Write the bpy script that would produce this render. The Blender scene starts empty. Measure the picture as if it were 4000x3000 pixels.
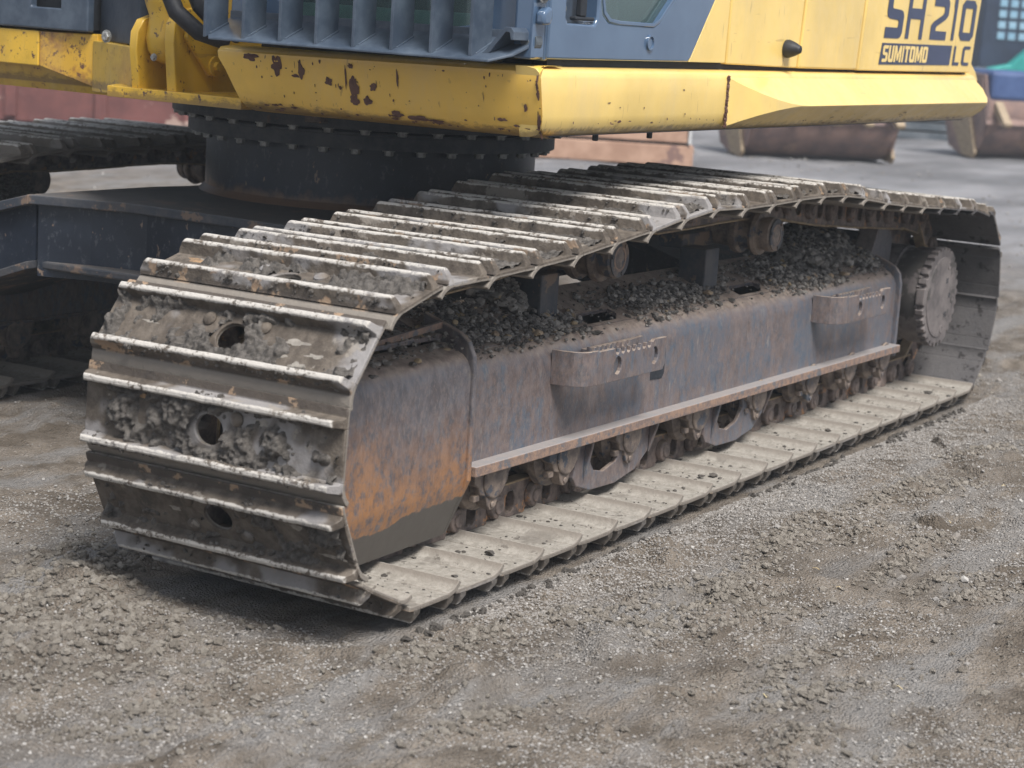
import bpy, bmesh, math, random
import numpy as np
from mathutils import Vector, Matrix
R = math.radians
random.seed(7); rng = np.random.default_rng(7)
scn = bpy.context.scene
col = scn.collection

# ------------------------------------------------------------------ camera
yaw, pit, rol = R(30.461), R(-10.537), R(3.732)
f = Vector((math.cos(pit)*math.cos(yaw), math.cos(pit)*math.sin(yaw), math.sin(pit)))
r = f.cross(Vector((0, 0, 1))).normalized(); u = r.cross(f)
r2 = r*math.cos(rol)+u*math.sin(rol); u2 = u*math.cos(rol)-r*math.sin(rol)
cam = bpy.data.objects.new('camera', bpy.data.cameras.new('camera')); col.objects.link(cam)
m = Matrix((r2, u2, -f)).transposed().to_4x4(); m.translation = Vector((-3.591, -2.319, 1.346))
cam.matrix_world = m
cam.data.sensor_width = 36; cam.data.lens = 36*7886.5/4000
cam.data.clip_start = 0.05; cam.data.clip_end = 500
cam.data.dof.use_dof = True; cam.data.dof.focus_distance = 5.2; cam.data.dof.aperture_fstop = 5.0
scn.camera = cam

# ------------------------------------------------------------------ light
HAZE = .0030
SUN_EL, SUN_AZ = 56, -120        # azimuth of the sun measured from +x towards +y
w = bpy.data.worlds.new('World'); scn.world = w; w.use_nodes = True
nt = w.node_tree; nt.nodes.clear()
sky = nt.nodes.new('ShaderNodeTexSky'); sky.sky_type = 'NISHITA'; sky.sun_disc = False
sky.sun_elevation = R(SUN_EL); sky.sun_rotation = R(90-SUN_AZ)
sky.air_density = 1.0; sky.dust_density = 4.0; sky.ozone_density = 1.0
bg = nt.nodes.new('ShaderNodeBackground'); bg.inputs[1].default_value = 0.068
wo = nt.nodes.new('ShaderNodeOutputWorld')
tcw = nt.nodes.new('ShaderNodeTexCoord'); mpw = nt.nodes.new('ShaderNodeMapping'); mpw.inputs['Scale'].default_value = (1, 1, 2.6)
nzw = nt.nodes.new('ShaderNodeTexNoise'); nzw.inputs['Scale'].default_value = 2.3; nzw.inputs['Detail'].default_value = 7; nzw.inputs['Roughness'].default_value = .58
mrw = nt.nodes.new('ShaderNodeMapRange'); mrw.inputs[1].default_value = .40; mrw.inputs[2].default_value = .60; mrw.interpolation_type = 'SMOOTHSTEP'
mxw = nt.nodes.new('ShaderNodeMix'); mxw.data_type = 'RGBA'; mxw.inputs[7].default_value = (9.2, 9.9, 11.0, 1)      # bright broken cloud all round
nt.links.new(tcw.outputs['Generated'], mpw.inputs[0]); nt.links.new(mpw.outputs[0], nzw.inputs['Vector']); nt.links.new(nzw.outputs[0], mrw.inputs[0])
nt.links.new(mrw.outputs[0], mxw.inputs[0]); nt.links.new(sky.outputs[0], mxw.inputs[6]); nt.links.new(mxw.outputs[2], bg.inputs[0]); nt.links.new(bg.outputs[0], wo.inputs[0])
sl = bpy.data.lights.new('sun', 'SUN'); sl.energy = 3.9; sl.angle = R(22); sl.color = (1, .97, .93)
so = bpy.data.objects.new('sun', sl); col.objects.link(so)
sd = Vector((math.cos(R(SUN_EL))*math.cos(R(SUN_AZ)), math.cos(R(SUN_EL))*math.sin(R(SUN_AZ)), math.sin(R(SUN_EL))))
so.rotation_euler = sd.to_track_quat('Z', 'Y').to_euler(); so.location = (0, -6, 10)
scn.view_settings.view_transform = 'Standard'; scn.view_settings.look = 'None'
scn.view_settings.exposure = 0.50; scn.view_settings.gamma = 1
scn.view_settings.use_curve_mapping = False

# ------------------------------------------------------------------ numpy noise
_lat = rng.random((256, 256))
def vnoise(x, y, seed=0):
    x = np.asarray(x, float)+seed*17.31; y = np.asarray(y, float)+seed*9.77
    xi = np.floor(x).astype(int); yi = np.floor(y).astype(int); fx = x-xi; fy = y-yi
    fx = fx*fx*(3-2*fx); fy = fy*fy*(3-2*fy)
    a = _lat[xi & 255, yi & 255]; b = _lat[(xi+1) & 255, yi & 255]
    c = _lat[xi & 255, (yi+1) & 255]; d = _lat[(xi+1) & 255, (yi+1) & 255]
    return (a*(1-fx)+b*fx)*(1-fy)+(c*(1-fx)+d*fx)*fy
def fbm(x, y, o=4, seed=0, gain=.5):
    s = 0; a = 1; t = 0
    for k in range(o):
        s = s+a*vnoise(x*2**k, y*2**k, seed+k*3); t += a; a *= gain
    return s/t

# ------------------------------------------------------------------ materials
class Mat:
    def __init__(s, name, rough=.7, spec=.5, metal=0, coat=0, vary=True, scale=1.0):
        s.m = bpy.data.materials.new(name); s.m.use_nodes = True; s.t = s.m.node_tree
        s.b = s.t.nodes['Principled BSDF']; s.b.inputs['Roughness'].default_value = rough
        s.b.inputs['Specular IOR Level'].default_value = spec; s.b.inputs['Metallic'].default_value = metal
        s.b.inputs['Coat Weight'].default_value = coat; s.b.inputs['Coat Roughness'].default_value = .12
        tc = s.n('ShaderNodeTexCoord'); s.raw = tc.outputs['Object']; s.nrm = s.n('ShaderNodeNewGeometry').outputs['Normal']
        s.v = s.raw
        if vary:
            oi = s.n('ShaderNodeObjectInfo'); mm = s.n('ShaderNodeMath', operation='MULTIPLY'); mm.inputs[1].default_value = 37.0
            s.l(oi.outputs['Random'], mm.inputs[0]); ad = s.n('ShaderNodeVectorMath', operation='ADD')
            s.l(s.raw, ad.inputs[0]); s.l(mm.outputs[0], ad.inputs[1]); s.v = ad.outputs[0]
            s.rnd = oi.outputs['Random']
    def n(s, t, **k):
        o = s.t.nodes.new(t)
        for a, b in k.items(): setattr(o, a, b)
        return o
    def l(s, a, b): s.t.links.new(a, b)
    def put(s, v, sock):
        if isinstance(v, (int, float)): sock.default_value = v
        elif isinstance(v, (tuple, list)): sock.default_value = (*v, 1) if len(v) == 3 and sock.type == 'RGBA' else v
        else: s.l(v, sock)
    def map(s, scale=(1, 1, 1), loc=(0, 0, 0), rot=(0, 0, 0), v=None):
        o = s.n('ShaderNodeMapping'); s.l(v or s.v, o.inputs[0]); o.inputs['Scale'].default_value = scale
        o.inputs['Location'].default_value = loc; o.inputs['Rotation'].default_value = rot; return o.outputs[0]
    def noise(s, scale, detail=4, rough=.6, v=None, dist=0):
        o = s.n('ShaderNodeTexNoise'); s.l(v or s.v, o.inputs['Vector']); o.inputs['Scale'].default_value = scale
        o.inputs['Detail'].default_value = detail; o.inputs['Roughness'].default_value = rough
        o.inputs['Distortion'].default_value = dist; return o.outputs[0]
    def voro(s, scale, v=None, feat='F1', out='Distance'):
        o = s.n('ShaderNodeTexVoronoi', feature=feat); s.l(v or s.v, o.inputs['Vector']); o.inputs['Scale'].default_value = scale
        return o.outputs[out]
    def ramp(s, fac, lo, hi):
        o = s.n('ShaderNodeMapRange', interpolation_type='SMOOTHSTEP'); s.put(fac, o.inputs[0])
        o.inputs[1].default_value = lo; o.inputs[2].default_value = hi; return o.outputs[0]
    def math(s, op, a, b=0.0):
        o = s.n('ShaderNodeMath', operation=op); s.put(a, o.inputs[0]); s.put(b, o.inputs[1]); return o.outputs[0]
    def mix(s, fac, a, b):
        o = s.n('ShaderNodeMix', data_type='RGBA'); s.put(fac, o.inputs[0]); s.put(a, o.inputs[6]); s.put(b, o.inputs[7]); return o.outputs[2]
    def xyz(s, v=None):
        o = s.n('ShaderNodeSeparateXYZ'); s.l(v or s.raw, o.inputs[0]); return o.outputs
    def up(s, lo=.3, hi=.8): return s.ramp(s.xyz(s.nrm)[2], lo, hi)
    def col(s, c): s.put(c, s.b.inputs['Base Color'])
    def ro(s, c): s.put(c, s.b.inputs['Roughness'])
    def bump(s, h, dist=.002, strength=.6):
        o = s.n('ShaderNodeBump'); o.inputs['Strength'].default_value = strength; o.inputs['Distance'].default_value = dist
        s.l(h, o.inputs['Height']); s.l(o.outputs[0], s.b.inputs['Normal'])

MAT = {}
def mat_shoe(name, inner, wet):
    M = Mat(name, .75, .22)
    z = M.xyz()[2]
    n1 = M.noise(7, 6, .62); n2 = M.noise(23, 6, .7); n3 = M.noise(90, 4, .7)
    c = M.mix(M.ramp(n2, .35, .65), (.075, .062, .051), (.145, .122, .10))
    big = M.noise(3.1, 4, .55, M.map((1, 1, 1), (2, 6, 1)))
    c = M.mix(M.ramp(big, .54, .60), c, M.mix(n2, (.20, .19, .185), (.30, .285, .28)))
    c = M.mix(M.math('MULTIPLY', M.ramp(n1, .62, .65), .7), c, (.28, .25, .215))
    lipm = M.ramp(M.math('ABSOLUTE', M.math('SUBTRACT', M.xyz()[0], -.004)), .076, .083)
    c = M.mix(M.math('MULTIPLY', lipm, M.ramp(z, .012, .004)), c, M.mix(n2, (.05, .042, .036), (.12, .10, .085)))
    c = M.mix(M.math('MULTIPLY', lipm, M.ramp(M.noise(15, 5, .6), .56, .60)), c, M.mix(n3, (.26, .15, .08), (.36, .29, .22)))
    c = M.mix(M.math('MULTIPLY', M.ramp(M.noise(9, 5, .6, M.map(loc=(3, 8, 1))), .69, .73), .7), c, (.33, .21, .12))
    c = M.mix(M.math('MULTIPLY', M.ramp(M.noise(14, 6, .7, M.map(loc=(9, 2, 5))), .60, .66), .7), c, (.05, .044, .04))
    tip = M.math('MULTIPLY', M.ramp(M.math('ADD', z, M.math('MULTIPLY', M.math('SUBTRACT', n2, .5), .020)), .0265, .0305), M.ramp(M.math('ADD', M.math('MULTIPLY', n3, .6), M.math('MULTIPLY', M.noise(17, 4, .7), .5)), .44, .56))
    c = M.mix(tip, c, (.46, .435, .40))
    if inner:
        # dried pale slurry on the ground side plates
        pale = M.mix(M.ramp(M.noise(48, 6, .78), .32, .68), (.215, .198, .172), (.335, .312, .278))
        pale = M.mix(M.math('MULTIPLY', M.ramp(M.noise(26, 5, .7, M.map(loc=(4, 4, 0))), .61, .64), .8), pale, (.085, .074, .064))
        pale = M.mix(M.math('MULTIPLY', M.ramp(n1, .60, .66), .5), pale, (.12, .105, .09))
        pale = M.mix(M.ramp(M.xyz(M.nrm)[2], .97, .70), pale, (.21, .187, .162))  # slopes darkened in the colour for the weaker sky light on them
        if inner == 2: pale = M.mix(M.ramp(M.noise(19, 5, .65), .57, .62), M.mix(n2, (.060, .058, .062), (.115, .108, .106)), (.035, .032, .032))
        if inner == 3: c = M.mix(tip, M.mix(.6, c, pale), (.52, .50, .47))  # dusty ground shoes; whiter tips paint sunlight onto the far track
        c = M.mix(M.ramp(z, -.004, -.0075), c, pale)
    M.col(c)
    M.ro(M.mix(M.ramp(n1, .42, .5), (wet,)*3, (.85, .85, .85)))
    M.bump(M.math('ADD', n2, M.math('MULTIPLY', n3, .6)), .005, .8)
    MAT[name] = M.m
mat_shoe('shoe_mud', 1, .5); mat_shoe('shoe_rear', 2, .6); mat_shoe('shoe_ground_far_lit', 3, .7)

M = Mat('mud', .9, .3)
n = M.noise(60, 6, .75); c = M.mix(M.ramp(n, .35, .65), (.055, .049, .044), (.165, .15, .135))
c = M.mix(M.math('MULTIPLY', M.ramp(M.noise(8, 3), .55, .7), .55), c, (.2, .185, .165)); M.col(c); M.bump(M.noise(140, 5, .8), .006, 1)
M.ro(M.mix(M.ramp(M.noise(20, 3), .5, .6), (.45,)*3, (.95,)*3)); MAT['mud'] = M.m

M = Mat('clod', .9, .3)
gi = M.n('ShaderNodeNewGeometry').outputs['Random Per Island']
c = M.mix(M.ramp(gi, .2, .98), (.075, .07, .066), (.34, .32, .295)); c = M.mix(M.math('MULTIPLY', M.ramp(M.noise(110, 4, .7), .4, .7), .6), c, (.17, .16, .15))
c = M.mix(M.math('GREATER_THAN', gi, .975), c, (.36, .28, .18)); M.col(c); M.bump(M.noise(160, 4, .8), .004, .9); MAT['clod'] = M.m

def mat_frame(name, orange, blue):
    M = Mat(name, .5, .5, vary=False)
    X, _, z = M.xyz()
    g1 = M.noise(3.0, 7, .72, M.map((14, 14, 7))); g2 = M.noise(6, 7, .72, M.map((6, 6, 2.6))); g3 = M.noise(2.4, 5, .6, M.map((1.6, 1.6, 1.2), (3, 0, 1)))
    fine = M.noise(170, 4, .75, M.map((1, 1, .5)))
    c = M.mix(M.ramp(g1, .36, .66), (.068, .068, .079), (.122, .120, .134))
    c = M.mix(M.math('MULTIPLY', M.ramp(fine, .5, .62), .4), c, (.21, .175, .155))
    bl = M.math('MULTIPLY', M.ramp(M.math('ADD', M.math('ADD', g2, M.math('MULTIPLY', g3, .8)), M.math('MULTIPLY', M.ramp(X, .9, 2.6), .07)), .91, 1.0), blue)
    c = M.mix(bl, c, M.mix(fine, (.035, .060, .095), (.10, .135, .175)))
    c = M.mix(M.math('MULTIPLY', M.ramp(g2, .58, .70), .35), c, (.32, .28, .22))
    c = M.mix(M.math('MULTIPLY', M.ramp(M.noise(12, 6, .7, M.map((5, 5, .7))), .60, .70), .38), c, (.30, .275, .25))
    lowz = M.ramp(M.math('ADD', M.math('ADD', z, M.math('MULTIPLY', g3, .32)), M.math('MULTIPLY', X, .12)), .66, .36)
    sp = M.ramp(M.noise(24, 7, .82, M.map((1.3, 1.3, .9))), .36, .56)
    if orange > .9: om = M.math('MULTIPLY', sp, M.math('ADD', .06, M.math('MULTIPLY', lowz, .85)))
    else: om = M.math('MULTIPLY', sp, orange)
    c = M.mix(om, c, M.mix(g1, (.24, .11, .045), (.42, .21, .085)))
    c = M.mix(M.math('MULTIPLY', M.up(.30, .85), .8), c, M.mix(M.ramp(M.noise(30, 5, .7), .35, .65), (.20, .155, .13), (.36, .295, .24)))
    if orange > .9:
        wet = M.ramp(M.math('ADD', M.math('ADD', z, M.math('MULTIPLY', M.noise(7, 4, .6), .09)), M.math('MULTIPLY', X, -.06)), .208, .203)
        c = M.mix(wet, c, (.085, .077, .068))
    M.col(c); M.ro(M.mix(g1, (.34,)*3, (.62,)*3)); M.bump(M.math('ADD', fine, g1), .0012, .45); MAT[name] = M.m
mat_frame('frame_steel', .16, .8); mat_frame('guard_steel', 1.0, .12)

def simple(name, a, b, sc=20, rough=.7, spec=.45, metal=0, coat=0, third=None, bump=.0015, dust=None, vary=True):
    M = Mat(name, rough, spec, metal, coat, vary)
    n1 = M.noise(sc, 6, .68); n2 = M.noise(sc*4, 4, .7)
    c = M.mix(M.ramp(n1, .35, .65), a, b)
    if third: c = M.mix(M.ramp(M.noise(sc*.6, 6, .7, M.map(loc=(7, 3, 1))), third[1], third[1]+.04), c, third[0])
    if dust: c = M.mix(M.math('MULTIPLY', M.up(.3, .85), dust[1]), c, dust[0])
    M.col(c); M.bump(M.math('ADD', n1, n2), bump, .6); MAT[name] = M.m; return M
simple('rust_edge', (.15, .115, .105), (.29, .19, .135), 42, .65, third=((.12, .12, .13), .55), dust=((.26, .25, .25), .8))
simple('link_steel', (.075, .06, .055), (.20, .155, .135), 28, .6, third=((.30, .16, .08), .60), dust=((.26, .21, .165), .6))
simple('link_rail', (.20, .14, .09), (.36, .27, .16), 30, .55, dust=((.30, .24, .17), .5))
simple('roller_steel', (.10, .08, .072), (.24, .19, .155), 24, .6, third=((.06, .07, .09), .56), dust=((.27, .21, .155), .6))
simple('drive_steel', (.085, .075, .075), (.165, .145, .14), 11, .7, third=((.06, .055, .052), .55))
simple('dark_paint', (.022, .032, .05), (.045, .058, .08), 8, .5, third=((.11, .085, .065), .655), dust=((.14, .125, .105), .75), vary=False)
simple('dark_rusty', (.035, .042, .055), (.075, .072, .075), 14, .6, third=((.17, .12, .09), .56), dust=((.13, .12, .11), .55), vary=False)
M = Mat('web_paint', .42, .5, vary=False)
n1 = M.noise(6, 5, .6); c = M.mix(M.ramp(n1, .35, .65), (.009, .014, .025), (.020, .027, .042))
c = M.mix(M.math('MULTIPLY', M.ramp(M.noise(38, 6, .8, M.map((1, 1, .6))), .55, .64), .45), c, (.12, .13, .14))
c = M.mix(M.math('MULTIPLY', M.ramp(M.noise(17, 4, .7, M.map((1, 1.6, .7), rot=(.6, 0, 0))), .655, .675), .8), c, (.24, .17, .12))
c = M.mix(M.math('MULTIPLY', M.ramp(M.math('ADD', M.xyz()[2], M.math('MULTIPLY', M.noise(14, 5, .7), .10)), .80, .765), M.ramp(M.xyz()[2], .69, .70)), c, (.15, .095, .065))
M.col(c); M.bump(M.noise(60, 3), .0008, .5); MAT['web_paint'] = M.m
simple('dark_ring', (.028, .034, .045), (.06, .064, .072), 18, .55, third=((.10, .065, .05), .62), vary=False)
simple('bolt_zinc', (.20, .20, .195), (.40, .40, .385), 60, .45, metal=.4)
simple('bolt_rust', (.14, .08, .055), (.30, .17, .10), 60, .6)
simple('rubber', (.012, .013, .017), (.02, .021, .026), 30, .55)
simple('gap_black', (.012, .015, .02), (.018, .022, .03), 10, .7)
simple('earth_dark', (.05, .045, .04), (.09, .08, .07), 8, .9)

def mat_yellow(name, base, chips, rusty=0, grime=.35):
    M = Mat(name, .36, .5, coat=.35, vary=False)
    n1 = M.noise(2.2, 4, .6); n2 = M.noise(38, 6, .72); n3 = M.noise(13, 6, .7, M.map(loc=(3, 1, 7)))
    d = tuple(x*.82 for x in base)
    c = M.mix(M.ramp(n1, .35, .7), d, base)
    c = M.mix(M.math('MULTIPLY', M.ramp(M.noise(7, 6, .7), .5, .72), grime), c, tuple(x*.55 for x in base))
    ch = M.math('MULTIPLY', M.ramp(n2, chips, chips+.02), M.ramp(n3, .48, .55))
    c = M.mix(ch, c, (.085, .04, .03))
    sc = M.ramp(M.noise(5, 3, .5, M.map((1, 9, 9), rot=(.5, .3, .2))), .70, .715)
    c = M.mix(M.math('MULTIPLY', sc, .35), c, (.3, .17, .06))
    if rusty:
        rr = M.math('MULTIPLY', M.ramp(M.noise(6, 6, .7, M.map(loc=(1, 1, 4))), .48, .62), rusty)
        c = M.mix(rr, c, (.30, .13, .03)); c = M.mix(M.math('MULTIPLY', M.ramp(M.noise(30, 6, .7), .58, .63), rusty), c, (.10, .04, .03))
    c = M.mix(M.math('MULTIPLY', M.ramp(M.noise(3.5, 7, .75, M.map((1.6, 1.6, .35))), .46, .70), .30), c, tuple(.5*x+.16 for x in base))
    s2_ = M.ramp(M.noise(7, 2, .4, M.map((14, 14, 1.6), rot=(.2, .9, .4))), .715, .73)
    c = M.mix(M.math('MULTIPLY', s2_, .4), c, (.22, .12, .05))
    low = M.math('MULTIPLY', M.ramp(M.math('ADD', M.xyz()[2], M.math('MULTIPLY', M.math('SUBTRACT', M.noise(40, 5, .8, M.map((1, .5, 1))), .5), .07)), 1.062, 1.044), M.ramp(M.xyz()[2], 1.03, 1.035))
    c = M.mix(M.math('MULTIPLY', low, .65), c, (.10, .06, .035))
    M.col(c); M.ro(M.mix(M.ramp(n3, .3, .7), (.28,)*3, (.5,)*3)); M.bump(M.noise(90, 2), .0004, .35); MAT[name] = M.m
mat_yellow('yellow_front', (.88, .55, .10), .655, grime=.15)
mat_yellow('yellow_side', (.80, .575, .18), .69, grime=.12)
mat_yellow('yellow_cast', (.72, .44, .04), .575, grime=.5)
mat_yellow('yellow_rusty', (.66, .38, .035), .57, rusty=.95, grime=.6)
mat_yellow('yellow_olive', (.56, .36, .045), .60, rusty=.25, grime=.7)

M = Mat('cab_paint', .16, .6, coat=.8, vary=False)
M.col(M.mix(M.ramp(M.noise(3, 4), .35, .65), (.055, .095, .165), (.075, .125, .205))); M.bump(M.noise(1.6, 2, .4), .02, .12); MAT['cab_paint'] = M.m
M = Mat('guard_paint', .42, .5, coat=.2, vary=False)
M.col(M.mix(M.ramp(M.noise(12, 5, .65), .35, .7), (.04, .057, .085), (.08, .105, .14))); M.bump(M.noise(60, 3), .0006, .4); MAT['guard_paint'] = M.m
M = Mat('glass_tint', .04, .6, vary=False); M.col((.42, .60, .60)); M.b.inputs['Transmission Weight'].default_value = .9; MAT['glass_tint'] = M.m
simple('reflection_green', (.25, .38, .33), (.42, .55, .46), 5, .6, vary=False)  # pale green that paints a reflection seen in the cab glass
simple('decal_navy', (.022, .032, .075), (.03, .042, .095), 4, .35, bump=.0001)
simple('decal_cream', (.70, .52, .20), (.74, .56, .22), 4, .35, bump=.0001)
simple('chip_brown', (.085, .04, .032), (.13, .065, .045), 40, .7)
simple('container_red', (.10, .035, .032), (.16, .058, .05), 3, .6, third=((.34, .24, .20), .57), vary=False)
simple('slab_salmon', (.32, .19, .13), (.44, .28, .20), 4, .7, third=((.20, .12, .10), .60))
simple('bucket_rust', (.14, .095, .09), (.25, .16, .13), 4, .6, third=((.28, .18, .13), .58))
simple('bucket_blue', (.03, .06, .16), (.05, .09, .21), 4, .5)
simple('navy_paint', (.012, .022, .045), (.02, .035, .07), 3, .5)
simple('teal_paint', (.01, .22, .20), (.02, .30, .27), 5, .45)
simple('pale_blue', (.2, .36, .48), (.28, .44, .55), 5, .4)
simple('steel_pale', (.4, .4, .4), (.55, .55, .54), 6, .6)
simple('steel_grey', (.06, .075, .09), (.12, .135, .15), 5, .6)
simple('clay_pale', (.19, .172, .15), (.30, .275, .24), 40, .8)
simple('clay_rust', (.16, .11, .07), (.42, .26, .13), 45, .75)
simple('stone_tan', (.22, .16, .11), (.34, .27, .19), 25, .8)
simple('straw', (.45, .35, .2), (.6, .5, .3), 20, .8)

# ground
M = Mat('ground_dirt', .95, .25, vary=False)
n1 = M.noise(1.1, 6, .6); n2 = M.noise(6, 7, .66); n3 = M.noise(45, 6, .75); n4 = M.noise(2.4, 6, .62, M.map((.6, 2.2, 1), (4, 2, 0), (0, 0, 1.04)))
c = M.mix(M.ramp(n2, .35, .66), (.108, .089, .070), (.222, .189, .155))
c = M.mix(M.ramp(n4, .46, .62), c, M.mix(n3, (.135, .126, .117), (.275, .262, .25)))
c = M.mix(M.math('MULTIPLY', M.ramp(n1, .52, .66), .45), c, (.12, .105, .09))
gr = M.ramp(M.voro(170), .36, .22)
c = M.mix(M.math('MULTIPLY', M.math('MULTIPLY', gr, M.ramp(n2, .40, .60)), .5), c, (.33, .32, .31))
c = M.mix(M.math('MULTIPLY', M.ramp(n3, .60, .70), .45), c, (.36, .33, .29))
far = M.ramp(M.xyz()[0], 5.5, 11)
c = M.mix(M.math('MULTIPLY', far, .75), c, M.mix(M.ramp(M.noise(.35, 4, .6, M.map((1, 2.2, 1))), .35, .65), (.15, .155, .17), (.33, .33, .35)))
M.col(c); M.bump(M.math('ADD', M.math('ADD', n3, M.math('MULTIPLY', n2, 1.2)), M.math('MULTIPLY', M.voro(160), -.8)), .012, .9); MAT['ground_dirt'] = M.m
M = Mat('pebble', .85, .35, vary=True)
c = M.mix(M.rnd, (.14, .125, .108), (.35, .345, .34)); c = M.mix(M.math('GREATER_THAN', M.rnd, .93), c, (.52, .51, .49)); M.col(M.mix(M.ramp(M.noise(200, 3), .3, .7), c, (.2, .18, .16))); MAT['pebble'] = M.m
M = Mat('ground_clod', .95, .25, vary=True)
c = M.mix(M.rnd, (.17, .148, .12), (.48, .44, .385)); M.col(M.mix(M.ramp(M.noise(150, 4, .7), .35, .65), c, (.27, .24, .205))); M.bump(M.noise(300, 3), .004, .9); MAT['ground_clod'] = M.m

# ------------------------------------------------------------------ mesh helpers
class MB:
    def __init__(s): s.v = []; s.f = []; s.mi = []; s.k = 0
    def add(s, vs, fs, mi=0):
        o = len(s.v); s.v += [tuple(p) for p in vs]; s.f += [tuple(i+o for i in q) for q in fs]; s.mi += [mi]*len(fs); return s
    def box(s, x0, x1, y0, y1, z0, z1, mi=0):
        return s.add([(x0, y0, z0), (x1, y0, z0), (x1, y1, z0), (x0, y1, z0), (x0, y0, z1), (x1, y0, z1), (x1, y1, z1), (x0, y1, z1)],
                     [(0, 3, 2, 1), (4, 5, 6, 7), (0, 1, 5, 4), (1, 2, 6, 5), (2, 3, 7, 6), (3, 0, 4, 7)], mi)
    def hexa(s, p, mi=0):      # 8 points, bottom 4 then top 4
        return s.add(p, [(0, 3, 2, 1), (4, 5, 6, 7), (0, 1, 5, 4), (1, 2, 6, 5), (2, 3, 7, 6), (3, 0, 4, 7)], mi)
    def prism(s, pts, ax, a, b, holes=(), mi=0, tf=None):
        # 2D outline (with holes) extruded along axis ax from a to b
        bm = bmesh.new()
        for loop in [pts]+list(holes):
            vs = [bm.verts.new((p[0], p[1], 0)) for p in loop]
            for i in range(len(vs)): bm.edges.new((vs[i], vs[(i+1) % len(vs)]))
        bmesh.ops.triangle_fill(bm, use_beauty=True, use_dissolve=False, edges=bm.edges[:])
        bm.verts.ensure_lookup_table(); bm.verts.index_update()
        V = [v.co.copy() for v in bm.verts]; F = [[v.index for v in q.verts] for q in bm.faces]
        bm.free(); n = len(V)
        area = 0
        if F:
            q = F[0]; area = (V[q[1]]-V[q[0]]).cross(V[q[2]]-V[q[0]]).z
        if area < 0: F = [q[::-1] for q in F]
        def P(p, t):
            if tf: return tf(p[0], p[1], t)
            return {'x': (t, p[0], p[1]), 'y': (p[0], t, p[1]), 'z': (p[0], p[1], t)}[ax]
        vs = [P(v, a) for v in V]+[P(v, b) for v in V]; fs = [q[::-1] for q in F]+[[i+n for i in q] for q in F]
        o = 0
        for loop in [pts]+list(holes):
            k = len(loop)
            for i in range(k):
                j = (i+1) % k; fs.append((o+i, o+j, o+j+n, o+i+n))
            o += k
        return s.add(vs, fs, mi)
    def lathe(s, prof, c, axis='y', n=32, mi=0, a0=0, a1=2*math.pi):
        # prof: list of (t along axis, radius)
        vs = []; fs = []; full = abs(a1-a0-2*math.pi) < 1e-6; cnt = n if full else n+1
        for t, rr in prof:
            for i in range(cnt):
                a = a0+(a1-a0)*i/n; ca, sa = math.cos(a)*rr, math.sin(a)*rr
                vs.append({'y': (c[0]+ca, c[1]+t, c[2]+sa), 'x': (c[0]+t, c[1]+ca, c[2]+sa), 'z': (c[0]+ca, c[1]+sa, c[2]+t)}[axis])
        for k in range(len(prof)-1):
            for i in range(n):
                j = (i+1) % cnt; fs.append((k*cnt+i, k*cnt+j, (k+1)*cnt+j, (k+1)*cnt+i))
        fs.append(tuple(range(cnt))); fs.append(tuple(range((len(prof)-1)*cnt, len(prof)*cnt)))
        return s.add(vs, fs, mi)
    def tube(s, path, rad, n=10, mi=0):
        vs = []; fs = []; P = [Vector(p) for p in path]
        for i, p in enumerate(P):
            d = (P[min(i+1, len(P)-1)]-P[max(i-1, 0)]).normalized(); a = d.cross(Vector((0, .3, 1))).normalized(); b = d.cross(a)
            for k in range(n):
                t = 2*math.pi*k/n; vs.append(p+a*math.cos(t)*rad+b*math.sin(t)*rad)
        for i in range(len(P)-1):
            for k in range(n): j = (k+1) % n; fs.append((i*n+k, i*n+j, (i+1)*n+j, (i+1)*n+k))
        fs.append(tuple(range(n))); fs.append(tuple(range((len(P)-1)*n, len(P)*n))); return s.add(vs, fs, mi)
    def build(s, name, mats, parent=None, bevel=0, seg=2, smooth=False, fix=True, kind=None, label=None, angle=35):
        me = bpy.data.meshes.new(name); me.from_pydata(s.v, [], s.f)
        for q in (mats if isinstance(mats, list) else [mats]): me.materials.append(MAT[q])
        me.polygons.foreach_set('material_index', s.mi)
        if fix:
            bm = bmesh.new(); bm.from_mesh(me); bmesh.ops.recalc_face_normals(bm, faces=bm.faces); bm.to_mesh(me); bm.free()
        o = bpy.data.objects.new(name, me); col.objects.link(o)
        if parent: o.parent = parent
        if bevel:
            b = o.modifiers.new('bevel', 'BEVEL'); b.width = bevel; b.segments = seg; b.limit_method = 'ANGLE'; b.angle_limit = R(angle); b.harden_normals = False
            if smooth: pass
        if smooth:
            me.polygons.foreach_set('use_smooth', [True]*len(me.polygons))
            try: me.set_sharp_from_angle(angle=R(38))
            except Exception: pass
        if kind: o['kind'] = kind
        if label: o['label'] = label
        return o
def empty(name, loc=(0, 0, 0), rz=0, label=None, cat=None, group=None, parent=None):
    o = bpy.data.objects.new(name, None); col.objects.link(o); o.location = loc; o.rotation_euler = (0, 0, rz)
    o.empty_display_size = .2
    if label: o['label'] = label
    if cat: o['category'] = cat
    if group: o['group'] = group
    if parent: o.parent = parent
    return o
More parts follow.
